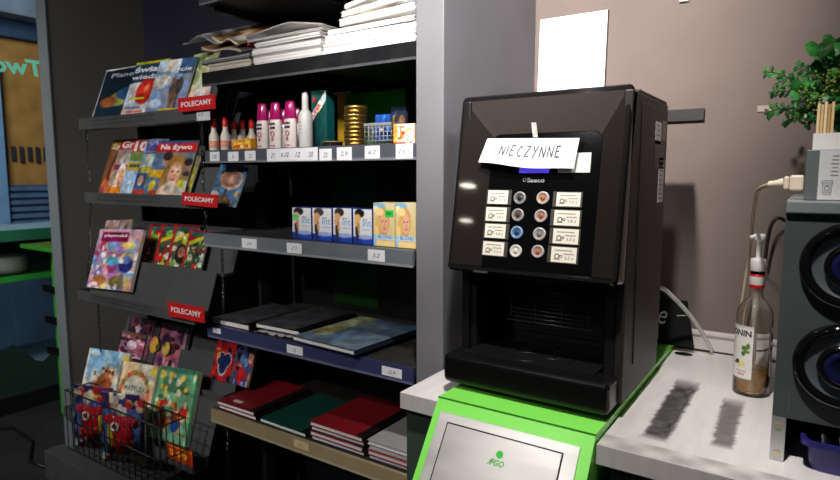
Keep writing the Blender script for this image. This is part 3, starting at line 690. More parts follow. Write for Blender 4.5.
t3 = tray(1.365, -.575, .045, .33, .20, bot=.05)
t4 = tray(1.485, -.93, .035, .33, .15, bot=.045, holes=False, x0=-2.36)
t5 = tray(1.330, -1.165, .05, .33, .26, bot=.06, holes=False, x0=-2.96)
r1 = tray(1.562, .18, .015, .36, .14, bot=.035, holes=False, x0=-2.25, name='rear_tray')
r3 = tray(1.500, -.41, .015, .33, .20, bot=.05, holes=False, name='rear_tray')
r4 = tray(1.570, -.93, .015, .33, .20, bot=.05, holes=False, x0=-2.97, name='rear_tray')
for t_, z_ in ((r1, .18), (t1, .205), (t2, -.13), (t3, -.575), (t4, -.93), (t5, -1.165), (r3, -.41), (r4, -.93)): t_.zmin = z_+.0045
def stock(t_):
    q = t_.off(.0025); q.zmin = t_.zmin; return q
for x in (RX0, RX1-.02):
    m = MB(); m.box(x, x+.02, 1.70, 1.74, FZ+.11, .33, (40, 41, 43)); m.obj('upright', 'rack_metal', parent=mr)
m = MB(); m.box(RX0, RX1, 1.742, 1.76, FZ+.11, .33, (30, 31, 34)); m.obj('back_panel', 'rack_metal', parent=mr)
m = MB(); m.box(-3.082, -1.945, 1.33, 1.80, FZ+.001, -1.40, (78, 78, 80), bev=.003); m.box(-3.20, -3.082, 1.33, 1.42, FZ+.001, -1.40, (78, 78, 80), bev=.003); m.obj('plinth', 'rack_metal', parent=mr)
def chain(pts, nm=46):
    m = MB(); P = [Vector(p) for p in pts]; L = sum((b-a).length for a, b in zip(P, P[1:]))
    n = int(L/.020); 
    for i in range(n):
        s_ = (i+.5)/n*L; k = 0
        while k < len(P)-2 and s_ > (P[k+1]-P[k]).length: s_ -= (P[k+1]-P[k]).length; k += 1
        d = (P[k+1]-P[k]).normalized(); c = P[k]+d*s_
        u = (XV if i % 2 else YV); u = (u-d*u.dot(d)).normalized()
        m.torus(c, u, d, .0055, .0016, (126, 126, 128), nu=12, nv=5, ratio=2.1)
    m.obj('chain', 'chrome', parent=mr)
chain([atX(86, 124, RX0-.004), atX(90, 182, RX0-.004)]); chain([atX(91, 200, RX0-.004), atX(88, 285, RX0-.004)]); chain([atX(98, 302, RX0-.004), atX(101, 352, RX0-.004)])
chain([(-1.9445, 1.425, .20), (-1.9445, 1.425, -.06)]); chain([(-1.9445, 1.43, -.14), (-1.9445, 1.425, -.22)]); chain([atX(222, 250, -1.9445), atX(224, 322, -1.9445)]); chain([atX(226, 420, -1.9445), atX(229, 486, -1.9445)])
def sign(px, Y, txt='POLECAMY'):
    a, b, c = atY(*px[0], Y), atY(*px[1], Y), atY(*px[2], Y)          # bottom-left, bottom-right, top-left
    ux = Vector((b.x-a.x, 0, b.z-a.z)); w = ux.length; ux.normalize(); uy = ux.cross(YV)*-1; h = (c-a).dot(uy)
    m = MB(); m.frame_box(a, ux, uy, -YV, w, h, .0025, (190, 30, 34)); m.text(txt, a+ux*(w*.09)+uy*(h*.33)-YV*.0008, ux, uy, h*.38, (236, 226, 224), w=w*.82, bold=.02)
    m.obj('promotion_sign', 'print', parent=mr, label='red sign with white lettering')
sign(((178.5, 112.5), (215.5, 108.5), (178.5, 98.5)), 1.40)
sign(((182, 204.5), (217.5, 208), (181.5, 192)), 1.405)
sign(((168.5, 316), (205, 323.5), (168.5, 301.5)), 1.345)
a, b = atY(197, 121, 1.415), atY(210, 111, 1.415); m = MB(); m.box(a.x, b.x, 1.414, 1.4155, a.z, b.z, (190, 196, 200)); m.text('2,5', Vector((a.x+.01, 1.4135, a.z+.015)), XV, ZV, .02, (90, 90, 100)); m.obj('price_tag', 'paper', parent=mr)
a, b, c = atY(167, 456, 1.32), atY(193, 462.5, 1.32), atY(167, 441, 1.32)
m = MB(); m.box(a.x, b.x, 1.318, 1.3205, a.z, c.z, (206, 62, 24)); m.text('5,99', Vector((a.x+.02, 1.3172, a.z+.012)), XV, ZV, .03, (250, 190, 60), w=(b.x-a.x)*.7, bold=.03); m.box(a.x, b.x, 1.3172, 1.3179, c.z-.012, c.z-.004, (236, 150, 40)); m.obj('price_card', 'print', parent=mr, label='orange price card')

# ---- magazines and books on the rack
def mag(P, d, pxs, ops, texts, lb, grp, seed=1, T=.004, mat='print', name='magazine', cat='magazine', edge=(210, 206, 198), n=(40, 54)):
    m = MB(); sheet(m, P.off(d), pxs, T, ops, texts, edge, seed, n, zmin=P.zmin+T*P.k+.001); return m.obj(name, mat, label=lb, cat=cat, group=grp)
M1 = stock(t1); G1 = 'magazines on the top tray'
mag(M1, .0055, ((92, 118), (141, 116), (104, 71)), [('g', (14, 44, 60), (16, 26, 40)), ('e', .45, .35, .22, .16, (150, 150, 66)), ('e', .25, .30, .2, .12, (150, 90, 50)), ('e', .6, .45, .25, .14, (40, 84, 120)), ('r', .70, .1, .98, .62, (30, 32, 40)), ('e', .84, .52, .1, .1, (150, 110, 70)), ('e', .84, .3, .1, .08, (90, 100, 60)), ('e', .75, .07, .2, .05, (190, 60, 40)), ('r', 0, 0, .02, 1, (200, 205, 205)), ('r', 0, .975, 1, 1, (200, 205, 205))],
    [('Planeta', .16, .80, .1, .62, (170, 186, 200))], 'dark blue magazine with yellow glow at the outer end of the top tray', G1, 1)
mag(M1, .012, ((120, 117), (153, 118), (131, 64)), [('bg', (196, 200, 206)), ('r', 0, .955, 1, 1, (190, 190, 30)), ('r', 0, .62, 1, .955, (36, 66, 96)), ('r', .0, .6, .12, .8, (36, 60, 84)), ('e', .52, .45, .27, .26, (186, 30, 26)), ('e', .5, .47, .18, .17, (214, 56, 40)), ('e', .55, .5, .08, .07, (230, 120, 90)), ('e', .42, .33, .15, .09, (150, 20, 22)), ('r', .1, .3, .55, .34, (200, 190, 40)), ('r', .1, .14, .5, .18, (90, 110, 150)), ('r', .12, .06, .6, .11, (206, 90, 90))],
    [('świat', .02, .80, .12, .82, (222, 226, 230), .04), ('wiedzy', .0, .645, .115, .95, (214, 220, 226), .03)], 'white magazine with a big red shape and yellow top strip', G1, 2)
mag(M1, .0185, ((144, 115), (180, 116), (155, 62)), [('g', (108, 128, 164), (156, 172, 196)), ('r', 0, .78, .62, 1, (206, 210, 214)), ('r', .62, .72, 1, 1, (60, 92, 130)), ('e', .2, .6, .3, .14, (190, 200, 212)), ('e', .65, .42, .16, .22, (96, 80, 72)), ('e', .74, .5, .10, .17, (74, 62, 60)), ('e', .62, .22, .06, .16, (100, 74, 60)), ('e', .75, .2, .05, .14, (80, 66, 60)), ('e', .56, .6, .07, .06, (120, 96, 80)), ('e', .2, .2, .2, .09, (180, 190, 205)), ('r', .35, .05, .9, .10, (206, 170, 40)), ('n', 8)],
    [('życie', .40, .74, .11, .55, (226, 230, 236), .02)], 'pale blue magazine with a brown animal on its cover', G1, 3)
mag(M1, .0055, ((180, 112), (206, 109), (190, 56)), [('bg', (196, 196, 150)), ('g', (226, 222, 190), (150, 160, 120)), ('s', 14, .14, [(230, 228, 200), (180, 190, 130), (120, 150, 110), (236, 220, 160)], 0, .4, 1, 1), ('r', 0, .1, 1, .35, (224, 206, 196)), ('s', 6, .12, [(214, 180, 170), (230, 222, 214)], 0, 0, 1, .4)],
    [], 'pale yellow-green magazine behind the upper red sign', G1, 4)
M1r = stock(r1)
mag(M1r, .015, ((206, 116), (224, 114), (211, 84)), [('bg', (26, 26, 28)), ('r', 0, 0, .12, 1, (60, 62, 64)), ('r', .3, 0, .36, 1, (44, 44, 46))], [], 'dark booklet standing behind the yellow-green magazine', G1, 5, T=.012)
mag(M1r, .011, ((225.5, 115), (233, 114), (230.5, 87.5)), [('bg', (84, 104, 100)), ('r', .1, .2, .9, .8, (92, 114, 110))], [], 'narrow grey-green booklet at the shelving end of the top tray', G1, 6, T=.008)
M2 = stock(t2); G2 = 'magazines on the second tray'
col_a = [(190, 150, 40), (150, 40, 40), (200, 170, 130), (90, 60, 40), (60, 90, 60)]
mag(M2, .0055, ((98, 193), (116, 196), (104, 141)), [('bg', (120, 74, 44)), ('r', 0, .82, 1, 1, (170, 130, 30)), ('face', .5, .42, .26, (90, 50, 30), (190, 130, 100), (150, 60, 70)), ('e', .4, .12, .4, .12, (190, 80, 90)), ('s', 8, .1, [(206, 120, 60), (120, 40, 44)], 0, 0, 1, .35)], [('Życie', .08, .80, .15, .8, (214, 210, 190), .03)], 'women\'s magazine with yellow masthead at the outer end of the second tray', G2, 11)
mag(M2, .0115, ((106, 193.5), (126, 197), (113, 140)), [('bg', (170, 140, 120)), ('r', 0, .80, 1, 1, (184, 40, 44)), ('e', .5, .62, .3, .12, (210, 180, 160)), ('r', 0, .44, 1, .52, (150, 40, 70)), ('face', .45, .3, .22, (226, 214, 200), (206, 160, 130), (214, 150, 60)), ('r', 0, 0, 1, .12, (214, 130, 30))], [('Gra', .1, .83, .14, .8, (226, 220, 216), .04)], 'magazine with red masthead and orange foot, second on the middle tray', G2, 12)
mag(M2, .0175, ((119, 194.5), (141, 198.5), (126, 140)), [('bg', (160, 180, 200)), ('r', 0, .76, 1, 1, (196, 60, 54)), ('r', 0, .6, 1, .76, (110, 140, 70)), ('r', 0, .44, 1, .58, (190, 160, 60)), ('r', .1, .5, .8, .54, (80, 100, 50)), ('r', 0, 0, .9, .42, (150, 176, 204)), ('e', .4, .15, .35, .12, (190, 206, 220))], [('101', .08, .78, .19, .8, (228, 224, 220), .05)], 'puzzle magazine with big white numerals on red', G2, 13)
mag(M2, .0235, ((131, 195), (151, 199), (138, 139.5)), [('bg', (90, 110, 150)), ('r', 0, .76, 1, 1, (150, 150, 190)), ('r', 0, .5, 1, .74, (170, 190, 190)), ('r', .1, .4, .95, .5, (180, 170, 60)), ('r', 0, .12, .5, .38, (50, 80, 130)), ('e', .25, .26, .14, .1, (200, 160, 130)), ('r', .5, .12, 1, .38, (110, 130, 100)), ('r', 0, 0, 1, .1, (190, 60, 40))], [('Idź', .1, .78, .16, .7, (70, 70, 150), .05)], 'magazine with lilac masthead, fourth on the second tray', G2, 14)
mag(M2, .0175, ((169, 197), (187, 202), (177, 144)), [('bg', (120, 116, 96)), ('r', 0, .8, 1, 1, (70, 66, 64)), ('face', .4, .55, .3, (54, 40, 32), (170, 120, 90), (206, 204, 200)), ('r', .6, .1, 1, .6, (150, 150, 70)), ('s', 6, .12, [(190, 180, 80), (80, 70, 60)], 0, 0, 1, .3)], [], 'magazine with a bearded man, innermost of the second tray row', G2, 15)
mag(M2, .0295, ((143, 196), (181, 203), (151, 141)), [('bg', (110, 130, 140)), ('e', .62, .3, .42, .5, (150, 116, 70)), ('r', 0, .78, 1, .97, (184, 40, 40)), ('r', 0, .96, 1, 1, (60, 80, 130)), ('r', 0, .5, .45, .78, (90, 120, 160)), ('e', .36, .66, .12, .13, (196, 150, 120)), ('e', .36, .72, .13, .09, (60, 44, 40)), ('r', 0, .34, .36, .48, (214, 170, 40)), ('face', .62, .44, .25, (168, 124, 62), (226, 176, 146), (214, 180, 150)), ('e', .64, .12, .3, .16, (220, 180, 150)), ('e', .9, .52, .12, .13, (170, 120, 92)), ('e', .92, .62, .13, .07, (44, 36, 34)), ('e', .93, .42, .1, .05, (60, 46, 40)), ('r', .82, .0, 1, .3, (206, 206, 190)), ('e', .86, .26, .1, .08, (190, 186, 60)), ('r', 0, .02, .3, .3, (70, 110, 150)), ('e', .15, .18, .1, .12, (214, 190, 60)), ('e', .2, .06, .12, .06, (190, 60, 50))],
    [('Na żywo', .10, .81, .13, .80, (232, 226, 222), .04)], 'gossip magazine with a long-haired blonde woman and red masthead', G2, 16)
M2b = M2
mag(M2b, .0085, ((206.5, 207), (233, 215), (216, 163)), [('g', (90, 120, 150), (70, 120, 170)), ('e', .55, .66, .42, .28, (150, 110, 90)), ('ring', .55, .66, .36, .24, (196, 160, 140), .1), ('ring', .55, .66, .22, .15, (120, 84, 80), .12), ('e', .55, .66, .1, .07, (190, 150, 130)), ('e', .15, .2, .2, .12, (206, 190, 180)), ('e', .6, .14, .4, .14, (120, 80, 50)), ('s', 10, .07, [(200, 150, 60), (70, 50, 40), (60, 110, 160)], .2, 0, 1, .35)], [], 'blue puzzle magazine with a round mandala, leaning behind the chain', G2, 17)
M3 = stock(t3); G3 = 'bagged comics on the third tray'
pal = [(226, 170, 190), (206, 120, 170), (150, 130, 200), (236, 200, 120), (120, 170, 210), (240, 230, 230), (190, 60, 110)]
mag(M3, .026, ((86.5, 287), (129, 295), (95.5, 229)), [('bg', (200, 160, 176)), ('s', 60, .11, pal, 0, 0, 1, .75), ('r', .08, .78, .72, .96, (138, 18, 76)), ('e', .78, .42, .17, .14, (40, 44, 120)), ('e', .78, .5, .1, .08, (90, 120, 190)), ('e', .47, .47, .15, .1, (80, 160, 206)), ('e', .25, .14, .18, .1, (200, 120, 60)), ('e', .65, .12, .18, .12, (120, 110, 60)), ('s', 14, .05, [(250, 245, 250), (255, 255, 255)], 0, 0, 1, .7)], [('playmobil', .15, .855, .06, .52, (240, 230, 236), .03)], 'bagged pink children\'s comic with a maroon title box', G3, 21, T=.014, mat='foil_print', cat='comic', name='comic')
m_ = mag(M3, .010, ((92, 285), (117, 290), (96, 221)), [('bg', (150, 120, 100)), ('r', 0, .9, 1, 1, (190, 150, 140)), ('s', 8, .15, [(120, 90, 90), (170, 140, 120)], 0, .6, 1, 1)], [], 'beige comic peeking out behind the pink bagged comic', G3, 22, T=.008, mat='foil_print', cat='comic', name='comic')
M3r = stock(r3)
pal2 = [(190, 30, 40), (200, 190, 50), (120, 170, 60), (210, 210, 190), (40, 70, 50), (120, 40, 50)]
for i, (p, lb) in enumerate(((((142, 264), (164, 268), (146, 224)), 'bagged red and green comic at the outer end of the crackly row'), (((153, 264.5), (178, 268), (158, 224)), 'bagged comic with yellow zigzags in the middle of the crackly row'), (((166, 266), (190, 270), (171, 224)), 'bagged comic with dark pictures, innermost of the crackly row'), (((181, 268), (200, 272), (186, 229)), 'narrow bagged comic by the chain, last of the crackly row'))):
    ops = [('bg', (70, 84, 60)), ('r', 0, .75, 1, 1, (120, 36, 44)), ('r', .15, .8, .9, .93, (50, 90, 80)), ('s', 26, .12, pal2, 0, 0, 1, .8), ('d', .50+.02*i, .25, .60+.02*i, (196, 190, 40)), ('s', 10, .04, [(240, 240, 230), (230, 225, 200)], 0, 0, 1, .7), ('r', 0, 0, .1, 1, (180, 40, 46))]
    if i == 2: ops += [('e', .5, .3, .25, .25, (40, 34, 36)), ('e', .5, .35, .16, .14, (170, 110, 90))]
    mag(M3r, .008+.0075*i, p, ops, [], lb, G3, 30+i, T=.006, mat='foil_print', cat='comic', name='comic')
M4r = stock(r4); G4 = 'pink bagged comics behind the fourth tray'
pal3 = [(190, 110, 140), (150, 70, 100), (210, 170, 190), (90, 50, 70), (60, 40, 50), (214, 150, 170)]
def pk(extra=(), bg=(150, 92, 116)): return [('bg', bg), ('s', 30, .09, pal3, 0, 0, 1, 1), ('s', 10, .12, [(50, 34, 44), (70, 40, 56)], .1, .1, .9, .9), *extra, ('r', 0, 0, .07, 1, (54, 34, 44)), ('r', .95, 0, 1, 1, (54, 34, 44)), ('r', 0, .96, 1, 1, (80, 56, 66))]
mag(M4r, .0075, ((119, 366), (144, 376), (126, 314)), pk((), (104, 58, 76)), [], 'dark pink comic at the back of the fourth tray', G4, 41, T=.006, mat='foil_print', cat='comic', name='comic')
mag(M4r, .0155, ((113, 366), (139, 376), (118, 329)), pk([('r', 0, .86, 1, 1, (120, 84, 50)), ('e', .5, .5, .2, .2, (230, 200, 214))]), [], 'pink comic with a brown top edge, nearest the outer chain', G4, 42, T=.006, mat='foil_print', cat='comic', name='comic')
mag(M4r, .0235, ((150, 372), (179, 383), (156, 320)), pk([('e', .3, .6, .15, .15, (60, 40, 70)), ('r', .85, 0, 1, 1, (170, 120, 140))]), [], 'pink comic with yellow toys fixed to its front', G4, 43, T=.006, mat='foil_print', cat='comic', name='comic')
Pt = M4r.off(.036)
m = MB()
for px, py, r, c in ((154, 345, .034, (206, 160, 60)), (154, 341, .020, (214, 120, 90)), (166, 349, .028, (206, 170, 80)), (166, 346, .017, (120, 110, 40)), (158, 347, .016, (80, 80, 40))):
    c0 = Pt.at(px, py); m.ball(c0, r, .007, r*1.2, c, nu=14, nv=8, rot=Matrix((tuple(XV), tuple(-Pt.n), tuple(Pt.up))).transposed())
m.obj('toy_blister', 'gloss_plastic', label='yellow plastic toys fixed on the front of a pink comic', cat='toy')
M4 = stock(t4); G4b = 'red comics hanging at the fourth tray'
mag(M4, .010, ((210, 378), (229, 385), (213, 337)), [('bg', (170, 30, 34)), ('s', 22, .1, [(200, 40, 40), (120, 20, 30), (30, 34, 60), (216, 120, 60)], 0, 0, 1, 1), ('e', .36, .52, .24, .2, (216, 190, 190)), ('e', .66, .52, .24, .2, (216, 190, 190)), ('e', .5, .32, .25, .22, (216, 190, 190)), ('e', .36, .52, .20, .17, (30, 40, 86)), ('e', .66, .52, .2, .17, (30, 40, 86)), ('e', .5, .34, .2, .18, (30, 40, 86)), ('e', .2, .6, .1, .08, (220, 150, 60))], [], 'bright red comic with a dark blue heart', G4b, 44, T=.008, mat='foil_print', cat='comic', name='comic')
mag(M4, .010, ((231, 383), (247, 389), (236, 340)), [('bg', (60, 70, 110)), ('s', 26, .12, [(190, 30, 40), (40, 60, 130), (110, 150, 200), (30, 26, 40), (206, 140, 110)], 0, 0, 1, 1), ('e', .45, .25, .25, .2, (190, 34, 40)), ('e', .4, .6, .16, .12, (90, 130, 190))], [], 'blue and red comic beside the heart comic', G4b, 45, T=.008, mat='foil_print', cat='comic', name='comic')
M5 = stock(t5); G5 = 'picture books on the bottom tray'
mag(M5, .014, ((72, 431), (112, 445), (86, 347)), [('g', (196, 204, 206), (120, 170, 206)), ('s', 10, .14, [(226, 230, 226), (206, 216, 220)], 0, .2, 1, .95), ('e', .52, .50, .20, .17, (150, 84, 44)), ('e', .42, .36, .26, .18, (140, 70, 36)), ('e', .60, .66, .14, .10, (176, 110, 60)), ('e', .63, .72, .06, .05, (236, 220, 200)), ('s', 22, .04, [(206, 150, 90), (90, 44, 26), (226, 200, 160)], .25, .25, .75, .75), ('e', .95, .9, .08, .07, (226, 200, 40)), ('r', 0, 0, .03, 1, (226, 228, 226))], [], 'pale blue picture book with a brown animal, nearest the wire basket end', G5, 51, T=.012, cat='book', name='picture_book')
arc = [('bg', (222, 206, 178))]
for i in range(26):
    a = math.pi*2*i/26; arc.append(('e', .5+.38*math.cos(a), .56+.30*math.sin(a), .06, .045, [(206, 120, 70), (190, 90, 60), (214, 160, 80), (120, 120, 60)][i % 4]))
arc += [('r', 0, 0, .05, 1, (150, 146, 130)), ('s', 20, .05, [(206, 140, 80), (190, 100, 70), (130, 130, 80)], .05, 0, 1, .25), ('e', .92, .92, .09, .07, (226, 196, 60))]
mag(M5, .030, ((104, 447), (140, 459), (121, 360)), arc, [('MATYLDA', .22, .60, .075, .58, (110, 110, 104), .02), ('I LENA', .30, .49, .07, .42, (120, 110, 90), .02)], 'cream picture book with a wreath of flowers round its title', G5, 52, T=.014, cat='book', name='picture_book')
mag(M5, .0145, ((148, 436), (187, 448), (160, 365)), [('g', (150, 200, 150), (90, 160, 130)), ('r', 0, .93, 1, 1, (60, 130, 100)), ('r', .12, .66, .7, .86, (70, 120, 90)), ('s', 20, .06, [(206, 220, 200), (60, 110, 70), (226, 190, 70)], 0, .5, 1, .92), ('s', 46, .07, [(196, 40, 36), (226, 150, 50), (40, 90, 160), (240, 220, 190), (200, 60, 60), (110, 60, 36), (230, 200, 160)], .08, .12, .85, .55), ('e', .3, .24, .18, .1, (220, 110, 40)), ('e', .6, .22, .12, .09, (30, 80, 160)), ('r', .94, 0, 1, 1, (50, 120, 70))],
    [], 'green picture book crowded with small colourful figures', G5, 53, T=.012, cat='book', name='picture_book')

# ---- wire basket with two red toy packs
BTH = 0.
o_ = atY(65, 390, 1.200); BT = Matrix.Translation(o_) @ Matrix.Rotation(BTH, 4, 'Z')
x0, x1, BY0, BY1, zt, zb = 0., .69, 0., .111, 0., -.262
bk = thing('wire_basket', 'black wire basket hanging at the foot of the magazine rack', 'basket', BT @ Vector(((x0+x1)/2, (BY0+BY1)/2, zb)))
m = MB(); m.T = BT; K = (26, 26, 28)
for z in (zt, zb+.13, zb): 
    m.tube([(x0, BY0, z), (x1, BY0, z), (x1, BY1, z), (x0, BY1, z), (x0, BY0, z)], .0032 if z == zt else .0024, K, 8)
n = 16
for i in range(n+1):
    x = x0+(x1-x0)*i/n; m.tube([(x, BY0, zt), (x, BY0, zb), (x, BY1, zb), (x, BY1, zt)], .0019, K, 6)
for j in range(1, 4):
    y = BY0+(BY1-BY0)*j/4; m.tube([(x0, y, zt), (x0, y, zb), (x1, y, zb), (x1, y, zt)], .0019, K, 6)
m.obj('wire_frame', 'satin_black', parent=bk)
m = MB(); m.T = BT
for x in (x0+.15, x1-.05): m.tube([(x, BY1, zt-.003), (x, BY1+.006, zt+.004), (x, BY1+.008, zt-.01)], .003, K)
m.obj('hanging_hook', 'satin_black', parent=bk)
def toy_pack(cx, yy, z0, w, h, lb, seed, mir=1):
    t = thing('toy_pack', lb, 'toy pack', BT @ Vector((cx, yy, z0)), 'red toy packs in the wire basket')
    PT = BT @ Matrix.Translation((cx, yy, z0)) @ Matrix.Rotation(math.radians(20), 4, 'Z'); P = Plane(0, 0, .05); m = MB(); m.T = PT
    a = Vector((0, 0, 0))
    pal = [(196, 40, 40), (226, 170, 60), (60, 60, 120), (230, 180, 150), (120, 40, 90), (240, 220, 190)]
    sheet_at(m, a, XV, P.up, P.n, w, h, .003, [('bg', (90, 110, 170)), ('r', 0, .78, 1, 1, (50, 40, 90)), ('s', 22, .10, pal, 0, .76, 1, .98), ('r', 0, .0, 1, .12, (214, 206, 190)), ('s', 16, .07, pal, 0, 0, 1, .2)], [], (200, 196, 190), seed)
    m.obj('header_card', 'foil_print', parent=t)
    m = MB(); m.T = PT; o = lambda u, v, d=.012: a+XV*(u*w)+P.up*(v*h)+P.n*d
    for u, v, rx, rz_, c in ((.5, .60, .36, .09, (196, 28, 40)), (.3, .64, .2, .07, (206, 40, 60)), (.72, .63, .2, .075, (190, 24, 34)), (.45, .44, .22, .13, (190, 26, 36)), (.5, .30, .2, .10, (200, 40, 36)), (.74, .40, .07, .20, (226, 190, 50)), (.28, .28, .1, .08, (206, 60, 40)), (.5, .2, .14, .06, (206, 90, 50)), (.8, .22, .09, .1, (40, 60, 50))):
        m.ball(o(u if mir > 0 else 1-u, v), rx*w, .014, rz_*h, c, nu=16, nv=10)
    m.torus(o(.42, .55, .028), XV, P.up, .016, .005, (206, 190, 170), nu=18, nv=8)
    m.obj('plastic_toy', 'gloss_plastic', parent=t)
    m = MB(); m.T = PT; m.grid(lambda u, v: a+XV*(u*w)+P.up*(v*h*.98)+P.n*(.004+.030*math.sin(math.pi*u)**.6*math.sin(math.pi*v)**.5+.002*math.sin(u*40+v*23)), 24, 30, (255, 255, 255)); m.obj('clear_bag', 'window_glass', parent=t)
toy_pack(.016, .020, zb+.006, .20, .275, 'red toy pack in the basket nearest the basket end, partly behind the other', 61)
toy_pack(.245, .018, zb+.006, .205, .29, 'red toy pack in front of the cream picture book', 62, -1)

# ================================================================== COFFEE CORNER
# ---- steel worktops and cabinets
CT = -.56
def worktop(x0, x1, Yf, lb, patch):
    t = MB(); rr = random.Random(5)
    jag = [[rr.uniform(-1, 1) for _ in range(400)] for _ in range(6)]
    def wob(v, s_):
        q = v*150; i = int(q) % 399; f = q-int(q); q2 = v*40; j = int(q2) % 399; g = q2-int(q2)
        return 0.0024*(jag[s_][i]*(1-f)+jag[s_][i+1]*f)+.0025*(jag[s_][j]*(1-g)+jag[s_][j+1]*g)
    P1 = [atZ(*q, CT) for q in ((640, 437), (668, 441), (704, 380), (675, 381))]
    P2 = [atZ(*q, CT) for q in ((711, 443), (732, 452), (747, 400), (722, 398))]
    NX, NY = 300, 200
    def cf(u, v):
        x = x0+(x1-x0)*u; y = Yf+(2.027-Yf)*v; c = (240, 235, 234)
        c = mix(c, (208, 202, 200), .5+.5*math.sin(x*9+y*4)) if patch else c
        if patch:
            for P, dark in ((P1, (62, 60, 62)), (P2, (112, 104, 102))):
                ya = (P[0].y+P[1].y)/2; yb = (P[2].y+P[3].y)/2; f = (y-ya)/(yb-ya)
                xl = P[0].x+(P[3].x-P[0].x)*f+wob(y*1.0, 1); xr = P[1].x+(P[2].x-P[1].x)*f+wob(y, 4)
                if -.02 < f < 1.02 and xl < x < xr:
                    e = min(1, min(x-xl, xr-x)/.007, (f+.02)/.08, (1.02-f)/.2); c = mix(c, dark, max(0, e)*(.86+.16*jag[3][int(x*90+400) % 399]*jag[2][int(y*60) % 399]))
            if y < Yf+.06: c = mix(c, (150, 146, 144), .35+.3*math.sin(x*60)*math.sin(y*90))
        return c
    m = MB(); m.grid(lambda u, v: Vector((x0+(x1-x0)*u, Yf+(2.027-Yf)*v, CT)), NX if patch else 6, NY if patch else 10, cf)
    c = (200, 196, 194)
    m.add([(x0, Yf, CT-.042), (x1, Yf, CT-.042), (x1, Yf, CT), (x0, Yf, CT), (x0, 2.027, CT-.042), (x1, 2.027, CT-.042), (x1, 2.027, CT), (x0, 2.027, CT)], [(0, 1, 2, 3), (1, 5, 6, 2), (5, 4, 7, 6), (4, 0, 3, 7), (0, 4, 5, 1)], c)
    if patch:
        h = atZ(677, 353, CT); m.disc(Vector((-.312, h.y, CT+.0008)), XV, YV, .027, (14, 14, 14), 24, ry=.02)
    m.obj('worktop', 'worn_steel', label=lb, cat='worktop')
worktop(-.347, 1.15, 1.185, 'scratched stainless steel worktop with worn dark patches under the syrup bottle', True)
worktop(-.862, -.742, 1.20, 'short stainless steel worktop end between the green stand and the partition', False)
cb = thing('base_cabinet', 'dark grey cabinet under the scratched steel worktop', 'cabinet', (.4, 1.6, FZ))
m = MB(); m.box(-.326, 1.14, 1.215, 2.02, FZ+.001, CT-.043, (48, 52, 52), bev=.002); m.obj('carcass', 'laminate_wall', parent=cb)
for i in range(3):
    m = MB(); xa = -.31+i*.48; m.box(xa, xa+.46, 1.203, 1.2145, CT-.23, CT-.075, (70, 76, 76), bev=.002); d_ = m.obj('drawer', 'laminate_wall', parent=cb)
    m = MB(); m.box(xa+.003, xa+.457, 1.197, 1.2025, CT-.082, CT-.076, (190, 190, 190)); m.obj('handle', 'steel', parent=d_)
    m = MB(); m.box(xa, xa+.46, 1.203, 1.2145, FZ+.1, CT-.24, (58, 62, 62), bev=.002); m.obj('door', 'laminate_wall', parent=cb)
m = MB(); m.box(-.860, -.745, 1.225, 2.02, FZ+.001, CT-.043, (58, 72, 66), bev=.002); m.obj('cabinet_end', 'laminate_wall', label='dark grey-green cabinet strip below the short steel worktop end', cat='cabinet')

# ---- green stand with sloping front and steel waste flap
GT = -.541; KS = .70
gp = thing('green_stand', 'bright green stand with sloping front carrying the coffee machine', 'stand', (-.54, 1.6, FZ))
yA = 1.19; zS = -1.0; yS = yA-KS*(GT-zS)
m = MB(); GC = (128, 226, 88)
m.prism([(-.738, 2.024, GT), (-.738, yA, GT), (-.738, yS, zS), (-.738, yS, FZ+.001), (-.738, 2.024, FZ+.001)], (.388, 0, 0), GC)
m.obj('body', 'green_laminate', parent=gp)
SP = Plane(yA, GT, KS)                       # the slope leans the other way from the trays: it comes forward as it drops
dn = Vector((0, -KS, -1)).normalized(); sn = Vector((0, -1, KS)).normalized(); up_ = -dn
m = MB(); 
m.box(-.7385, -.3495, yA-.003, yA+.0, GT-.0012, GT+.0008, (58, 140, 36)); m.obj('edge_seam', 'green_laminate', parent=gp, label='dark seam')
def on_slope(x, s_, d=0.): return Vector((x, yA, GT))+dn*s_+sn*d
a = SP.at(441, 411); b = SP.at(581, 448)
xl, xr = a.x, b.x; s0 = (a-Vector((a.x, yA, GT))).dot(dn); s1 = s0+.40
m = MB(); m.frame_box(on_slope(xl, s1, .003), XV, up_, sn, xr-xl, s1-s0, .0025, (212, 210, 208), bev=.0012)
fl = m.obj('steel_plate', 'steel', parent=gp)
ia, ib = SP.at(448, 422), SP.at(564, 455); xi0, xi1 = ia.x, ib.x; si = (ia-Vector((ia.x, yA, GT))).dot(dn)
m = MB(); m.frame_box(on_slope(xi0, s1-.03, .0036), XV, up_, sn, xi1-xi0, s1-.03-si, .0005, (22, 22, 22)); m.frame_box(on_slope(xi0+.0035, s1-.0335, .0048), XV, up_, sn, xi1-xi0-.007, s1-.037-si, .001, (200, 197, 195))
hf = m.obj('waste_flap', 'steel', parent=gp, label='steel flap')
lg = SP.at(500, 457); sl = (lg-Vector((lg.x, yA, GT))).dot(dn)
m = MB(); m.disc(on_slope(lg.x, sl-.004, .0055), XV, up_, .0085, (46, 190, 50), 20)
m.text('/FGO', on_slope(lg.x-.024, sl+.022, .0055), XV, up_, .014, (46, 180, 50), w=.04, bold=.03, shear=.35)
m.obj('flap_logo', 'print', parent=gp, label='green logo')

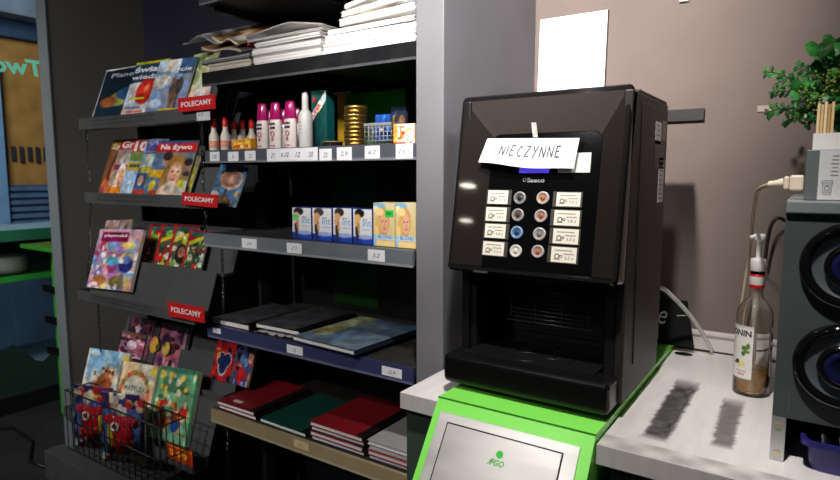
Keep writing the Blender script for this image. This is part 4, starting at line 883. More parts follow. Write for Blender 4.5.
# ---- coffee machine
cm = thing('coffee_machine', 'black coffee vending machine with two columns of drink buttons', 'coffee machine', (-.55, 1.5, GT))
BX0, BX1 = -.758, -.338; K1 = (11, 10, 10); K2 = (46, 41, 40)  # K1 darkened so the brewing cavity stays in shade
m = MB()
m.box(BX0, BX0+.022, 1.335, 1.695, -.522, .185, K1, bev=.004); m.box(BX1-.020, BX1, 1.335, 1.695, -.522, .185, (34, 30, 29), bev=.004)
m.box(BX0+.0222, BX1-.0202, 1.50, 1.69, -.522, -.226, K1); m.box(BX0+.0222, BX1-.0202, 1.375, 1.69, -.2255, .184, K1)
m.box(BX0+.0222, BX1-.0202, 1.34, 1.50, -.522, -.50, K1); m.box(BX1-.045, BX1-.0204, 1.338, 1.50, -.4995, -.226, (13, 12, 12), bev=.003); m.box(BX0+.0222, BX0+.04, 1.345, 1.50, -.4995, -.226, (11, 10, 10), bev=.003)
m.box(BX0+.002, BX1-.002, 1.40, 1.69, .1852, .192, (44, 40, 38), bev=.002)
m.obj('housing', 'satin_black', parent=cm)
m = MB(); m.box(BX1+.0002, BX1+.003, 1.42, 1.685, -.45, .165, (34, 30, 29), bev=.0012)
for z in (-.2, ): m.cyl((BX1+.003, 1.40, z), (BX1+.0042, 1.40, z), .004, (20, 18, 18))
m.obj('side_panel', 'satin_black', parent=cm)
def sticker(px, py, w, h, col, lines):
    c = atX(px, py, BX1+.0035); m = MB(); m.box(BX1+.0031, BX1+.0036, c.y-w/2, c.y+w/2, c.z-h/2, c.z+h/2, col)
    for k in range(lines):
        zz = c.z+h/2-h*(k+.8)/(lines+.6); m.box(BX1+.0036, BX1+.0039, c.y-w*.35, c.y+w*(.1+.25*((k*7) % 3)/2), zz-.0016, zz+.0016, (120, 116, 114))
    m.obj('side_sticker', 'print', parent=cm, label='small sticker')
sticker(658.5, 133, .062, .055, (196, 192, 190), 4); sticker(664.5, 131, .045, .05, (120, 100, 88), 0); sticker(659.5, 155, .11, .07, (10, 10, 10), 0); sticker(661, 180, .062, .115, (206, 204, 203), 9)
# door (leans back), one glossy frame with sloping facets round a black control panel
DX0, DX1 = -.766, -.338; DB, DT = -.238, .198; DK = .172
DP = Plane(1.268, DB, DK); DH = (DT-DB)/DP.up.z
def dp(x, w, d=0.): return Vector((x, 1.268, DB))+DP.up*w+DP.n*d
def rrect(x0, x1, w0, w1, r, n=5, rb=None):
    pts = []; rb = r if rb is None else rb
    for cx, cw, a0, q in ((x1-rb, w0+rb, -90, rb), (x1-r, w1-r, 0, r), (x0+r, w1-r, 90, r), (x0+rb, w0+rb, 180, rb)):
        for i in range(n+1):
            a = math.radians(a0+90*i/n); pts.append((cx+q*math.cos(a), cw+q*math.sin(a)))
    return pts
ci = [DP.at(*q) for q in ((484, 133), (599, 131), (474, 266), (588, 279))]
ix0 = (DP.at(486, 180).x); ix1 = DP.at(597, 180).x; iw1 = (DP.at(540, 131)-dp(0, 0)).dot(DP.up); iw0 = .016
# back rim -> front rim -> facet -> inner
loops = [(rrect(DX0+.002, DX1-.002, .0, DH, .012), -.062), (rrect(DX0, DX1, 0, DH, .014), -.03), (rrect(DX0, DX1, 0, DH, .014), -.006), (rrect(DX0+.005, DX1-.005, .005, DH-.005, .012), 0.), (rrect(DX0+.013, DX1-.013, .012, DH-.014, .01), 0.), (rrect(ix0, ix1, iw0, iw1, .022, rb=.004), -.017)]
m = MB(); vs = []; cs = []
cols = [(16, 15, 15), (16, 15, 15), (16, 15, 15), (24, 22, 22), (24, 22, 22), (60, 53, 50)]
for (pts, d), c in zip(loops, cols):
    for x, w in pts: vs.append(dp(x, w, d))
n = len(loops[0][0])
for k in range(len(loops)-1):
    if k < 4: m.add(vs[k*n:(k+2)*n], [(i, (i+1) % n, n+(i+1) % n, n+i) for i in range(n)], cols[k], 0)
    else:
        for i in range(n):
            q4 = [vs[k*n+i], vs[k*n+(i+1) % n], vs[(k+1)*n+(i+1) % n], vs[(k+1)*n+i]]
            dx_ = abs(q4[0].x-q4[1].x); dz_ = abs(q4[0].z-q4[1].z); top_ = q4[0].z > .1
            c = (54, 49, 47) if (dx_ > dz_ and top_) else ((34, 30, 28) if dz_ > dx_ else (14, 13, 13))  # facet tints paint reflections into the black plastic
            m.add(q4, [(0, 1, 2, 3)], c, 0)
m.poly(vs[:n][::-1], (16, 15, 15))
m.poly(vs[5*n:], (10, 10, 11))
dr = m.obj('door', ['black_gloss'], parent=cm)
CP = DP.off(-.017)
m = MB(); pts = rrect(ix0+.002, ix1-.002, iw0+.002, iw1-.002, .02, rb=.003); m.poly([dp(x, w, -.0163) for x, w in pts], (9, 9, 10)); m.poly([dp(x, w, -.0169) for x, w in pts][::-1], (9, 9, 10))
cpn = m.obj('control_panel', 'panel_gloss', parent=dr)
CP = DP.off(-.0155)
def on_cp(px, py, d=0.): return CP.at(px, py)+CP.n*d
# display and cup sticker
a, b = on_cp(519, 173), on_cp(549.5, 165)
m = MB(); m.frame_box(Vector((a.x, a.y, a.z)), XV, CP.up, CP.n, b.x-a.x, (b-a).dot(CP.up), .0004, (78, 62, 214)); m.obj('display', 'display', parent=dr, label='lit violet display')
a, b = on_cp(558, 172.5), on_cp(591.5, 152.5)
m = MB(); m.frame_box(a, XV, CP.up, CP.n, b.x-a.x, (b-a).dot(CP.up), .0004, (214, 212, 200)); w, h = b.x-a.x, (b-a).dot(CP.up)
for k in range(4): m.frame_box(a+XV*(w*(.1+.22*k))+CP.up*h*.1, XV, CP.up, CP.n, w*.012, h*.8, .0003, (170, 170, 160)); 
m.frame_box(a+XV*.001+CP.up*.001+CP.n*.0003, XV, CP.up, CP.n, w*.42, h*.95, .0003, (110, 108, 104))
m.obj('cup_sticker', 'brightened_sticker', parent=dr, label='pale grey sticker')
a = on_cp(522.5, 182); m = MB(); m.text('Saeco', on_cp(527, 182.3), XV, CP.up, .011, (150, 150, 155), w=.044, bold=.02); m.torus(on_cp(524.5, 180), XV, CP.up, .004, .0008, (150, 150, 155), nu=14, nv=4); m.box(a.x+.008, a.x+.03, a.y-.0002, a.y+.0002, a.z-.014, a.z-.0128, (80, 80, 84)); m.obj('logo', 'print', parent=dr, label='grey maker lettering')
# buttons and menu cards
def button(px, py, ring, core):
    c = CP.at(px, py); m = MB(); u, v = XV, CP.up
    m.lathe(c-CP.n*.0003, [(.0155, 0, ring), (.0155, .003, ring), (.014, .0045, ring), (.0115, .0040, mix(ring, core, .3)), (.010, .0024, mix(ring, core, .5)), (0, .0022, mix(ring, core, .8))], 24, 0, u, v, CP.n)
    m.ball(c+CP.n*.0030, .0062, .0062, .002, core, nu=14, nv=8, rot=Matrix((tuple(u), tuple(v), tuple(CP.n))).transposed())
    m.obj('selection_button', 'chrome' if False else 'gloss_plastic', parent=dr)
AL = (176, 172, 170)
for (x, y, r_, c_) in ((520, 198, (150, 150, 150), (40, 40, 42)), (518, 215, (160, 158, 156), (70, 50, 46)), (517, 232.5, (130, 164, 200), (40, 60, 90)), (516, 251, (200, 196, 188), (206, 200, 186)), (543, 198, (176, 172, 168), (150, 96, 62)), (541, 216, (176, 170, 166), (140, 92, 66)), (539.6, 234, AL, (120, 112, 108)), (538, 251.6, AL, (160, 104, 80))):
    button(x, y, r_, c_)
def card(px0, py0, px1, py1, left, k):
    a = CP.at(px0, py1); b = CP.at(px1, py0); b2 = CP.at(px1, py1); w = (b2.x-a.x); h = (CP.at(px0, py0)-a).dot(CP.up)
    m = MB(); ex = .009
    m.frame_box(a-XV*(ex if not left else .004)-CP.up*.002, XV, CP.up, CP.n, w+ex+.004, h+.004, .0006, (58, 54, 50))
    m.frame_box(a+CP.n*.0006, XV, CP.up, CP.n, w, h, .0004, (222, 216, 200))
    o = lambda u, v: a+CP.n*.0010+XV*(u*w)+CP.up*(v*h)
    m.torus(o(.24, .38), XV, CP.up, h*.15, h*.035, (110, 106, 100), nu=16, nv=4, flat=.05); m.torus(o(.40, .40), XV, CP.up, h*.08, h*.025, (110, 106, 100), nu=12, nv=4, flat=.05)
    m.strokes([[(.12, .2), (.36, .2)]], a+CP.n*.001, XV, CP.up, w, h, h*.05, (110, 106, 100))
    m.strokes([[(.15, .78), (.82, .78)], [(.5, .56), (.88, .56)]], a+CP.n*.001, XV, CP.up, w, h, h*.07, (150, 146, 138))
    m.text(['2,5 z', '3,0 z', '2,8 z', '3,5 z'][k % 4], o(.54, .2), XV, CP.up, h*.2, (96, 92, 88), w=w*.34)
    m.obj('menu_card', 'brightened_sticker', parent=dr)
for k, (x0, y0, x1, y1) in enumerate(((487.5, 190.3, 507.5, 203.5), (485.5, 207, 506, 220.5), (484.5, 223.5, 505, 237.2), (482.5, 241, 503.5, 254.5))): card(x0, y0, x1, y1, True, k)
for k, (x0, y0, x1, y1) in enumerate(((556, 192.3, 580, 206), (553.5, 210, 579, 225), (552.5, 228.3, 578, 243), (550.5, 246.3, 576, 261.5))): card(x0, y0, x1, y1, False, k+1)
# brewing outlet, grille, drip tray, feet
m = MB(); m.box(-.62, -.48, 1.36, 1.44, -.262, -.2262, (18, 17, 17), bev=.004); m.cyl((-.57, 1.39, -.28), (-.57, 1.39, -.262), .008, (30, 30, 30)); m.cyl((-.53, 1.39, -.28), (-.53, 1.39, -.262), .008, (30, 30, 30)); m.obj('coffee_outlet', 'satin_black', parent=cm)
a, b = atY(511, 318, 1.44), atY(590, 291, 1.44)
m = MB(); gc = (120, 118, 114); zt_ = atY(513, 288, 1.44).z; zb_ = atY(511, 319, 1.44).z
for k in range(9): zz = zb_+(zt_-zb_)*k/8; m.tube([(a.x, 1.44, zz), (b.x, 1.44, zz)], .0012, gc, 6)
for k in range(4): xx = a.x+(b.x-a.x)*k/3; m.tube([(xx, 1.4385, zb_-.002), (xx, 1.4385, zt_+.003), (xx, 1.4985, zt_+.003)], .0013, gc, 6)
m.tube([(a.x-.012, 1.437, zb_), (b.x+.018, 1.437, zb_)], .0016, gc, 6); m.obj('wire_grille', 'steel', parent=cm)
TY = 1.252
m = MB(); zt_ = -.452; zb_ = -.527
m.box(-.766, -.345, TY, 1.336, zb_, zt_, (15, 14, 15), bev=.014, seg=4); m.box(-.735, -.375, 1.30, 1.499, -.4995, zt_-.010, (14, 14, 14))
tr_ = m.obj('drip_tray', 'tray_gloss', parent=cm)
m = MB(); m.box(-.72, -.39, 1.285, 1.485, zt_+.0002, zt_+.003, (13, 13, 13)); 
for cx, cy in ((-.60, 1.42), (-.52, 1.38), (-.57, 1.33)):
    m.torus((cx, cy, zt_+.0035), XV, YV, .036, .0015, (17, 16, 16), nu=28, nv=6)
for i in range(15): m.box(-.71+i*.022, -.707+i*.022, 1.29, 1.48, zt_+.003, zt_+.0042, (18, 17, 17))
m.obj('drip_grid', 'satin_black', parent=tr_)
for x in (-.73, -.375):
    for y in (1.37, 1.65):
        m = MB(); m.cyl((x, y, GT+.0005), (x, y, -.522), .018, (18, 18, 18)); m.obj('foot', 'satin_black', parent=cm)
# taped out-of-order note
NP = DP.off(.004)
q = [NP.at(*p_) for p_ in ((478.5, 163.5), (573.5, 170), (579.5, 138), (487.5, 138.5))]
m = MB()
def nfn(u, v):
    p_ = q[0].lerp(q[1], u).lerp(q[3].lerp(q[2], u), v); return p_+DP.n*(.003*math.sin(u*5)*(1-v)+.002*(1-v))+DP.up*(.003*math.sin(u*7+1)*(1-v))
m.grid(nfn, 24, 10, (212, 212, 216)); m.grid(lambda u, v: nfn(1-u, v)-DP.n*.0006, 24, 10, (206, 206, 206))
LT = {'N': [[(0, 0), (.05, 1), (.6, 0), (.7, 1)]], 'I': [[(.1, 0), (.15, 1)]], 'E': [[(.6, 1), (.08, .98), (0, 0), (.55, 0)], [(.05, .52), (.45, .5)]], 'C': [[(.6, .9), (.3, 1), (.05, .6), (.05, .25), (.3, 0), (.6, .12)]], 'Z': [[(.05, .98), (.65, 1), (0, .02), (.65, 0)]], 'Y': [[(0, 1), (.3, .5)], [(.65, 1), (.15, -.1)]]}
u0 = .20
ux_ = (q[1]-q[0]).normalized(); 
def npt(u, v): return nfn(u, v)+DP.n*.0012
for i, ch in enumerate('NIECZYNNE'):
    wd = .075 if ch != 'I' else .035
    for ln in LT[ch]:
        P_ = [npt(u0+x*wd, .36+y*.36+.01*(i % 3)) for x, y in ln]
        for a_, b_ in zip(P_, P_[1:]):
            d_ = (b_-a_).normalized(); mm = DP.n.cross(d_)*.0014; m.quad(a_-mm, b_-mm, b_+mm, a_+mm, (84, 86, 94))
    u0 += wd+.004
m.obj('paper_note', 'paper', label='white paper note with handwritten word taped on the coffee machine', cat='note')
m = MB(); m.grid(lambda u, v: DP.at(534+u*5-2*v, 138-15*v)+DP.n*(.0062-.0015*v), 3, 8, (150, 146, 140)); m.obj('sticky_tape', 'foil_print', label='strip of clear tape holding up the handwritten note', cat='tape')
# white board standing on the machine
yw = 1.55; zb_ = .1925
x0, x1 = atY(537.5, 88, yw).x, atY(605, 85, yw).x; zt_ = atY(575, 13.5, yw).z
m = MB(); P = Plane(yw, zb_, .05); m.frame_box(Vector((x0, yw, zb_)), XV, P.up, P.n, x1-x0, zt_-zb_, .005, (58, 56, 54)); m.frame_box(Vector((x0, yw, zb_))+P.n*.0006, XV, P.up, P.n, x1-x0-.003, zt_-zb_, .0005, (252, 252, 252))
m.obj('blank_sign', 'paper', label='blank white upright card standing on top of the coffee machine', cat='sign')
# dark bar behind machine, small wall fittings
a, b = atY(704.5, 108, 2.036), atY(704.5, 120.5, 2.036)
m = MB(); m.box(a.x-.17, a.x, 2.036, 2.049, b.z, a.z, (34, 30, 29), bev=.002); m.obj('wall_bracket', 'satin_black', label='flat black bar sticking out from behind the coffee machine', cat='bracket')
a = atY(684, 1, 2.045); m = MB(); m.box(a.x-.014, a.x+.014, 2.040, 2.049, a.z-.003, a.z+.05, (176, 164, 158), bev=.002); m.obj('wall_clip', 'plastic', label='small pale plastic clip high on the brown wall', cat='clip')
a, b = atY(757, 112, 2.046), atY(772, 105, 2.046); m = MB(); m.box(a.x, b.x, 2.045, 2.049, a.z, b.z, (176, 160, 148), bev=.001); m.obj('wall_plate', 'plastic', label='small beige plate on the wall beside the plant leaves', cat='plate')
# dark board with white script leaning behind the machine
yb = 1.975; a = atY(689, 308, yb); 
m = MB(); P = Plane(yb, GT+.001, .15); x1 = atY(694, 350, yb).x; x0 = x1-.30; hb = .145
m.prism([Vector((x0, yb, GT+.001)), Vector((x1, yb, GT+.001)), Vector((x1-.03, yb, GT+.001))+P.up*hb, Vector((x0, yb, GT+.001))+P.up*hb], -P.n*.006, (22, 24, 24))
m.text('Coffee', Vector((x1-.258, yb, GT+.001))+P.up*.062+P.n*.0012, XV, P.up, .066, (226, 228, 226), w=.172, shear=.35); m.strokes([[(0, 0), (1, .2)]], Vector((x1-.056, yb, GT+.001))+P.up*.095+P.n*.0012, XV, P.up, .026, .02, .0022, (200, 202, 200))
m.obj('chalk_board', 'matte', label='black board with white script leaning behind the coffee machine', cat='board')
# white hose from the machine to the trunking
p0 = Vector((BX1-.02, 1.697, -.32)); pts = [p0, atY(662, 288, 1.80), atY(676, 300, 1.86), atY(692, 318, 1.92), atY(704, 336, 1.97), atY(712, 351, 2.0)]
def smooth(P, n=6):
    out = []
    for i in range(len(P)-1):
        a, b, c, d = P[max(i-1, 0)], P[i], P[i+1], P[min(i+2, len(P)-1)]
        for k in range(n):
            t = k/n; out.append(.5*((2*b)+(c-a)*t+(2*a-5*b+4*c-d)*t*t+(3*b-a-3*c+d)*t**3))
    return out+[P[-1]]
m = MB(); m.tube(smooth(pts), .0065, (205, 202, 200), 10); m.obj('white_hose', 'cable', label='white hose running from the coffee machine down to the worktop', cat='hose')

# ---- syrup bottle with pump
bc = atZ(750, 393, CT); bc.z = CT+.001
sb = thing('syrup_bottle', 'clear glass syrup bottle with white pump on the worktop', 'bottle', bc)
RB = .0420; W3 = (255, 255, 255)
out = [(.030, 0), (.036, .003), (RB, .010), (RB, .200), (.0412, .211), (.037, .224), (.027, .239), (.0175, .250), (.0150, .260), (.0150, .302), (.0165, .304), (.0165, .316), (.0150, .318)]
inn = [(.0125, .318), (.0125, .260), (.0150, .250), (.0245, .239), (.0345, .2235), (.0387, .2105), (.0395, .1995), (.0395, .012), (.030, .006), (0, .005)]
m = MB(); m.lathe(bc, [(0, 0, W3)]+[(r, z, W3) for r, z in out+inn], 40, caps=False); m.obj('glass', 'bottle_glass', parent=sb)
m = MB(); m.lathe(bc, [(0, .0055, W3), (.0298, .0065, W3), (.0392, .0125, W3), (.0392, .062, W3), (0, .062, W3)], 40, caps=False); m.obj('syrup', 'syrup', parent=sb, label='amber syrup')
m = MB(); m.lathe(bc, [(.0175, .276, (196, 22, 26)), (.0175, .284, (196, 22, 26)), (.0176, .2842, (226, 220, 216)), (.0176, .305, (226, 220, 216)), (.0176, .3052, (196, 22, 26)), (.0176, .3105, (196, 22, 26)), (.0168, .3106, (196, 22, 26))], 28, caps=False); m.obj('neck_band', 'print', parent=sb, label='red and white neck band')
WH = (232, 230, 226)
m = MB(); m.lathe(bc, [(.0165, .319, WH), (.0178, .321, WH), (.0178, .345, WH), (.016, .349, WH), (.007, .352, WH), (.006, .354, WH), (.006, .388, WH), (.010, .394, WH), (.013, .400, WH), (.0135, .408, WH), (.012, .412, WH), (0, .412, WH)], 26, caps=False)
for i in range(0):
    a = 2*math.pi*i/18; m.box(bc.x+.0198*math.cos(a)-.0012, bc.x+.0198*math.cos(a)+.0012, bc.y+.0198*math.sin(a)-.0012, bc.y+.0198*math.sin(a)+.0012, bc.z+.323, bc.z+.343, WH)
m.tube([bc+Vector((0, 0, .404)), bc+Vector((-.012, -.006, .406)), bc+Vector((-.02, -.01, .402))], .005, WH)
m.obj('pump', 'plastic', parent=sb, label='white pump head')
m = MB(); m.cyl(bc+Vector((.004, .002, .063)), bc+Vector((0, 0, .318)), .0042, (222, 214, 196)); m.cyl(bc+Vector((.0, .0, .16)), bc+Vector((0, 0, .316)), .0075, (214, 206, 190)); m.obj('pump_tube', 'plastic', parent=sb)
def cylp(ang, z, r=RB+.0006): return bc+Vector((r*math.cos(ang), r*math.sin(ang), z))
A0, A1 = math.radians(-178), math.radians(-86); z0, z1 = .046, .182
lo = [('plain',), ('bg', (226, 224, 218)), ('r', 0, .96, 1, 1, (200, 196, 186)), ('e', .70, .58, .10, .05, (90, 120, 50)), ('e', .80, .52, .12, .04, (110, 136, 60)), ('e', .68, .48, .08, .05, (80, 110, 50)), ('e', .84, .62, .08, .06, (100, 130, 60)), ('e', .62, .30, .10, .06, (236, 226, 170)), ('e', .56, .26, .07, .05, (226, 200, 110)), ('e', .70, .27, .07, .05, (230, 210, 130)), ('e', .46, .31, .09, .05, (40, 56, 46)), ('e', .38, .28, .06, .03, (60, 76, 50)), ('r', .45, .12, .8, .14, (190, 170, 160)), ('r', .5, .08, .75, .095, (190, 120, 110)), ('r', .3, .64, .5, .65, (170, 168, 160))]
m = MB(); m.grid(lambda u, v: cylp(A0+(A1-A0)*u, z0+(z1-z0)*v), 40, 36, paint(lo)); m.grid(lambda u, v: cylp(A1+(A0-A1)*u, z0+(z1-z0)*v, RB+.0003), 24, 2, (214, 206, 186))
LW = RB*(A1-A0); tw = .066; u0 = LW*.93-tw
m.text('MONIN', Vector(), XV, ZV, .0165, (30, 30, 34), w=tw, bold=.03, fn=lambda x, y: cylp(A0+(u0+x)/RB, z0+(z1-z0)*.80+y, RB+.0012))
m.obj('bottle_label', 'print', parent=sb, label='white label with flowers')
B0, B1 = math.radians(-24), math.radians(28)
m = MB(); m.grid(lambda u, v: cylp(B0+(B1-B0)*u, .055+.125*v), 20, 20, paint([('bg', (226, 220, 210)), ('r', 0, .55, .4, .62, (120, 30, 30)), ('r', .0, .72, .5, .85, (110, 40, 36)), ('s', 14, .06, [(150, 140, 130), (90, 70, 60)], 0, .1, 1, .5)])); m.grid(lambda u, v: cylp(B1+(B0-B1)*u, .055+.125*v, RB+.0003), 20, 2, (190, 170, 130)); m.obj('back_label', 'print', parent=sb)

# ---- grey cup dispenser
DY = 1.313; DXL = -.043
dg_ = thing('cup_dispenser', 'grey metal cup dispenser with round black cup openings', 'cup dispenser', (.2, 1.6, CT))
GR = (66, 73, 72); zt_ = -.048; zo = -.470
m = MB()
DR = .42
m.box(DXL, DR, DY, DY+.004, zo, zt_-.024, GR); m.box(DXL, DR, DY-.010, DY+.004, zt_-.0238, zt_, (112, 122, 124), bev=.003)
m.box(DXL, DR, DY+.0042, 1.80, zt_-.004, zt_-.0001, (150, 152, 152)); m.box(DXL, DXL+.004, DY+.0042, 1.80, CT+.001, zt_-.0242, GR); m.box(DR-.004, DR, DY+.0042, 1.80, CT+.001, zt_-.0242, GR); m.box(DXL+.0042, DR-.0042, 1.796, 1.80, CT+.001, zt_-.0242, (40, 44, 44))
m.box(DXL+.0042, DR-.0042, DY+.0042, 1.79, zo, zo+.004, (50, 54, 54))
m.obj('housing', 'rack_metal', parent=dg_)
m = MB(); m.box(DXL, DXL+.024, DY-.001, DY+.004, CT+.001, zo-.0005, (196, 198, 196)); 
for z in (zo-.018, CT+.016): m.cyl((DXL+.012, DY-.0012, z), (DXL+.012, DY-.004, z), .006, (206, 200, 160), 16)
m.box(DXL+.026, DXL+.0275, DY-.0006, DY, zo+.012, zo+.06, (150, 154, 154))
m.obj('leg', 'steel', parent=dg_, label='bright riveted leg')
def cup_tube(cx, cz):
    c = Vector((cx, DY, cz)); m = MB()
    m.torus(c-YV*.006, XV, ZV, .070, .0105, (12, 12, 13), nu=56, nv=14, flat=1.3); tb = m.obj('cup_tube', 'black_gloss', parent=dg_, label='black cup opening')
    m = MB(); n = 48
    prof = [(.066, .008), (.056, .013), (.044, .016), (.036, .014)]
    m.lathe(c-YV*.004, [(r, -z+.016, (136, 146, 152)) for r, z in prof], n, 0, XV, ZV, -YV, caps=False); m.obj('metal_funnel', 'steel', parent=tb)
    m = MB(); m.torus(c-YV*.013, XV, ZV, .035, .007, (12, 12, 13), nu=40, nv=10); m.lathe(c-YV*.016, [(.033, 0, (16, 18, 40)), (.026, .006, (24, 26, 70)), (.018, .001, (20, 22, 52)), (0, 0, (14, 14, 30))], 32, 0, XV, ZV, -YV, caps=False); m.obj('cup_stack', 'gloss_plastic', parent=tb, label='dark blue cups')
rc1 = atY(799, 265, DY); rc2 = atY(793.5, 366, DY)
cx1 = rc1.x+.080; 
cz1 = (atY(836, 226, DY).z+atY(838, 305, DY).z)/2; cz2 = (atY(838, 321, DY).z+atY(838, 410, DY).z)/2
for dx in (0, .20):
    cup_tube(cx1+dx, cz1); cup_tube(cx1+dx, cz2)
# blue lid tray under the dispenser
a = atZ(820, 474, CT); tx0, tx1, ty0, ty1 = .012, .20, DY-.02, DY+.20; BL = (38, 36, 106)
m = MB(); zb_, zt_2 = CT+.001, CT+.062
def ringz(o_, z, r=.02): return [Vector((x, y, z)) for x, y in rrect(tx0-o_, tx1+o_, ty0-o_, ty1+o_, r)]
L_ = [ringz(-.012, zb_), ringz(-.004, zt_2-.012), ringz(.006, zt_2-.010), ringz(.006, zt_2), ringz(-.002, zt_2), ringz(-.008, zt_2-.012), ringz(-.016, zb_+.004)]
n = len(L_[0])
for a_, b_ in zip(L_, L_[1:]): m.add(a_+b_, [(i, (i+1) % n, n+(i+1) % n, n+i) for i in range(n)], BL)
m.poly(L_[0][::-1], BL); m.poly(L_[-1], BL)
m.obj('plastic_tray', 'plastic', label='dark blue plastic tray holding black cup lids', cat='tray')
lid0 = None
lbs = ['black cup lid leaning at the front of the blue tray', 'black cup lid second in the blue tray', 'black cup lid third in the blue tray', 'black cup lid fourth in the blue tray', 'black cup lid fifth in the blue tray']
for i in range(5):
    x = tx0+.036+i*.028; c = Vector((x, ty0+.060, zb_+.046))
    if lid0 is None:
        ax = Vector((math.cos(.12), 0, math.sin(.12))); u = YV; v = ax.cross(u)
        m = MB(); m.lathe(c, [(0, .008, (20, 20, 22)), (.026, .008, (20, 20, 22)), (.030, .004, (26, 26, 28)), (.035, .002, (26, 26, 28)), (.0375, -.002, (30, 30, 32)), (.0375, -.006, (110, 110, 114)), (.035, -.007, (20, 20, 22)), (.031, -.002, (18, 18, 20)), (0, .002, (18, 18, 20))], 30, 0, u, v, ax, caps=False)
        lid0 = m.obj('coffee_cup_cover', 'gloss_plastic', label=lbs[0], cat='cup lid', group='black lids in the blue tray', loc=c)
    else: dup(lid0, (i*.028, 0, 0), lbs[i])

# ---- things standing on the dispenser
ZT = -.048
a, b = atY(803.5, 198, 1.335), atY(818, 150, 1.335)
x0 = a.x; zt2 = atY(804, 150, 1.335).z; xb = x0+.16
gb = thing('grey_carton', 'upright grey box with white printed label on the cup dispenser', 'box', (x0+.08, 1.37, ZT))
m = MB(); m.box(x0, xb, 1.335, 1.41, ZT+.0005, zt2, (98, 106, 106), bev=.0015); m.obj('box_body', 'plastic', parent=gb)
m = MB(); lx0 = atY(818.5, 175, 1.334).x; m.box(lx0, xb-.001, 1.3338, 1.3347, ZT+.002, zt2-.001, (206, 206, 208))
o = Vector((lx0, 1.3334, ZT)); hh = zt2-ZT; ink = (110, 112, 118)
cxp = .006; 
m.strokes([[(.0, .62), (.0, .72), (.1, .74), (.9, .74), (1, .72), (1, .62), (0, .62)], [(.06, .62), (.14, 0), (.86, 0), (.94, .62)], [(.08, .5), (.92, .5)], [(.12, .12), (.88, .12)]], o+XV*.006+ZV*.012, XV, ZV, .017, .034, .0009, ink)
m.torus(o+XV*.0145+ZV*.023-YV*.0001, XV, ZV, .004, .0006, ink, nu=16, nv=4, flat=.1)
for k in range(6): m.box(lx0+.018+.001*(k % 3), lx0+.030, 1.333, 1.3337, ZT+hh*(.50+.075*k), ZT+hh*(.50+.075*k)+.0012, (150, 152, 158))
m.obj('white_label', 'print', parent=gb, label='white label with cup drawing')
# cream plug and cable
cr = (226, 212, 190)
pc = thing('power_cable', 'cream power cable with plug hanging in front of the brown wall', 'cable', (x0-.05, 1.42, ZT-.3))
pl0 = atY(803, 180, 1.43); pl1 = atY(778, 180.5, 1.43)
m = MB(); ux_ = -XV; ctr = Vector((x0-.0015, 1.385, -.016)); 
for (o0, o1, hy, hz) in ((0, .024, .015, .0155), (.0242, .034, .012, .0135)): m.box(ctr.x-o1, ctr.x-o0, ctr.y-hy, ctr.y+hy, ctr.z-hz, ctr.z+hz, cr, bev=.004)
m.cyl(ctr+Vector((-.0342, 0, 0)), ctr+Vector((-.052, 0, -.002)), .010, cr, r2=.006)
m.cyl(ctr+Vector((-.0522, 0, -.002)), ctr+Vector((-.060, 0, -.003)), .007, cr, r2=.006)
m.obj('plug', 'plastic', parent=pc)
pts = [ctr+Vector((-.058, 0, -.003))]
for px, py, Y in ((758.5, 190, 1.45), (755, 203, 1.62), (752, 226, 1.80), (748, 262, 1.93), (743, 295, 1.96), (738, 330, 2.0), (735, 349, 2.015)): pts.append(atY(px, py, Y))
m = MB(); m.tube(smooth(pts), .0042, (206, 186, 152), 10); m.obj('cord', 'cable', parent=pc)
p_ = [atY(787, 222, 2.0), atY(778, 218, 1.98), atY(771, 226, 1.98), atY(767, 245, 1.99), atY(765, 262, 2.0)]
m = MB(); m.tube(smooth(p_), .005, (40, 36, 36), 8); m.obj('dark_cable', 'cable', label='short black cable curving behind the cup dispenser', cat='cable')
# holder with wooden stirrers
hx0 = atY(813, 140, 1.345).x; hz = zt2+.0005
ht = thing('stirrer_holder', 'white holder standing on the grey box and full of stirrers', 'holder', (hx0+.04, 1.375, hz))
zh = atY(826, 133, 1.345).z
m = MB(); WHT = (232, 230, 226)
m.box(hx0, hx0+.085, 1.345, 1.3475, hz, zh, WHT); m.box(hx0, hx0+.085, 1.3975, 1.40, hz, zh, WHT); m.box(hx0, hx0+.0025, 1.3476, 1.3974, hz, zh, WHT); m.box(hx0+.0825, hx0+.085, 1.3476, 1.3974, hz, zh, WHT); m.box(hx0+.0026, hx0+.0824, 1.3476, 1.3974, hz, hz+.003, WHT)
m.obj('cup', 'plastic', parent=ht)
st0 = None; zt3 = atY(815, 104, 1.36).z
wood = [(234, 208, 164), (222, 186, 134), (240, 218, 178), (202, 158, 104), (228, 196, 148)]
SL = ['pale wooden stirrer at the outer edge of the holder', 'tan wooden stirrer second in the bundle', 'light wooden stirrer in the middle of the bundle', 'dark wooden stirrer fourth in the bundle', 'tan wooden stirrer nearest the dark vase']
for i in range(5):
    x = hx0+.0035+i*.0055; m = MB(); m.box(x, x+.0048, 1.352+.004*(i % 3), 1.3535+.004*(i % 3), hz+.0035, zt3-.003*(i % 2)+.0015*i % .004, wood[i], bev=.0005); m.obj('wooden_stirrer', 'matte', label=SL[i], cat='stirrer', group='wooden stirrers')
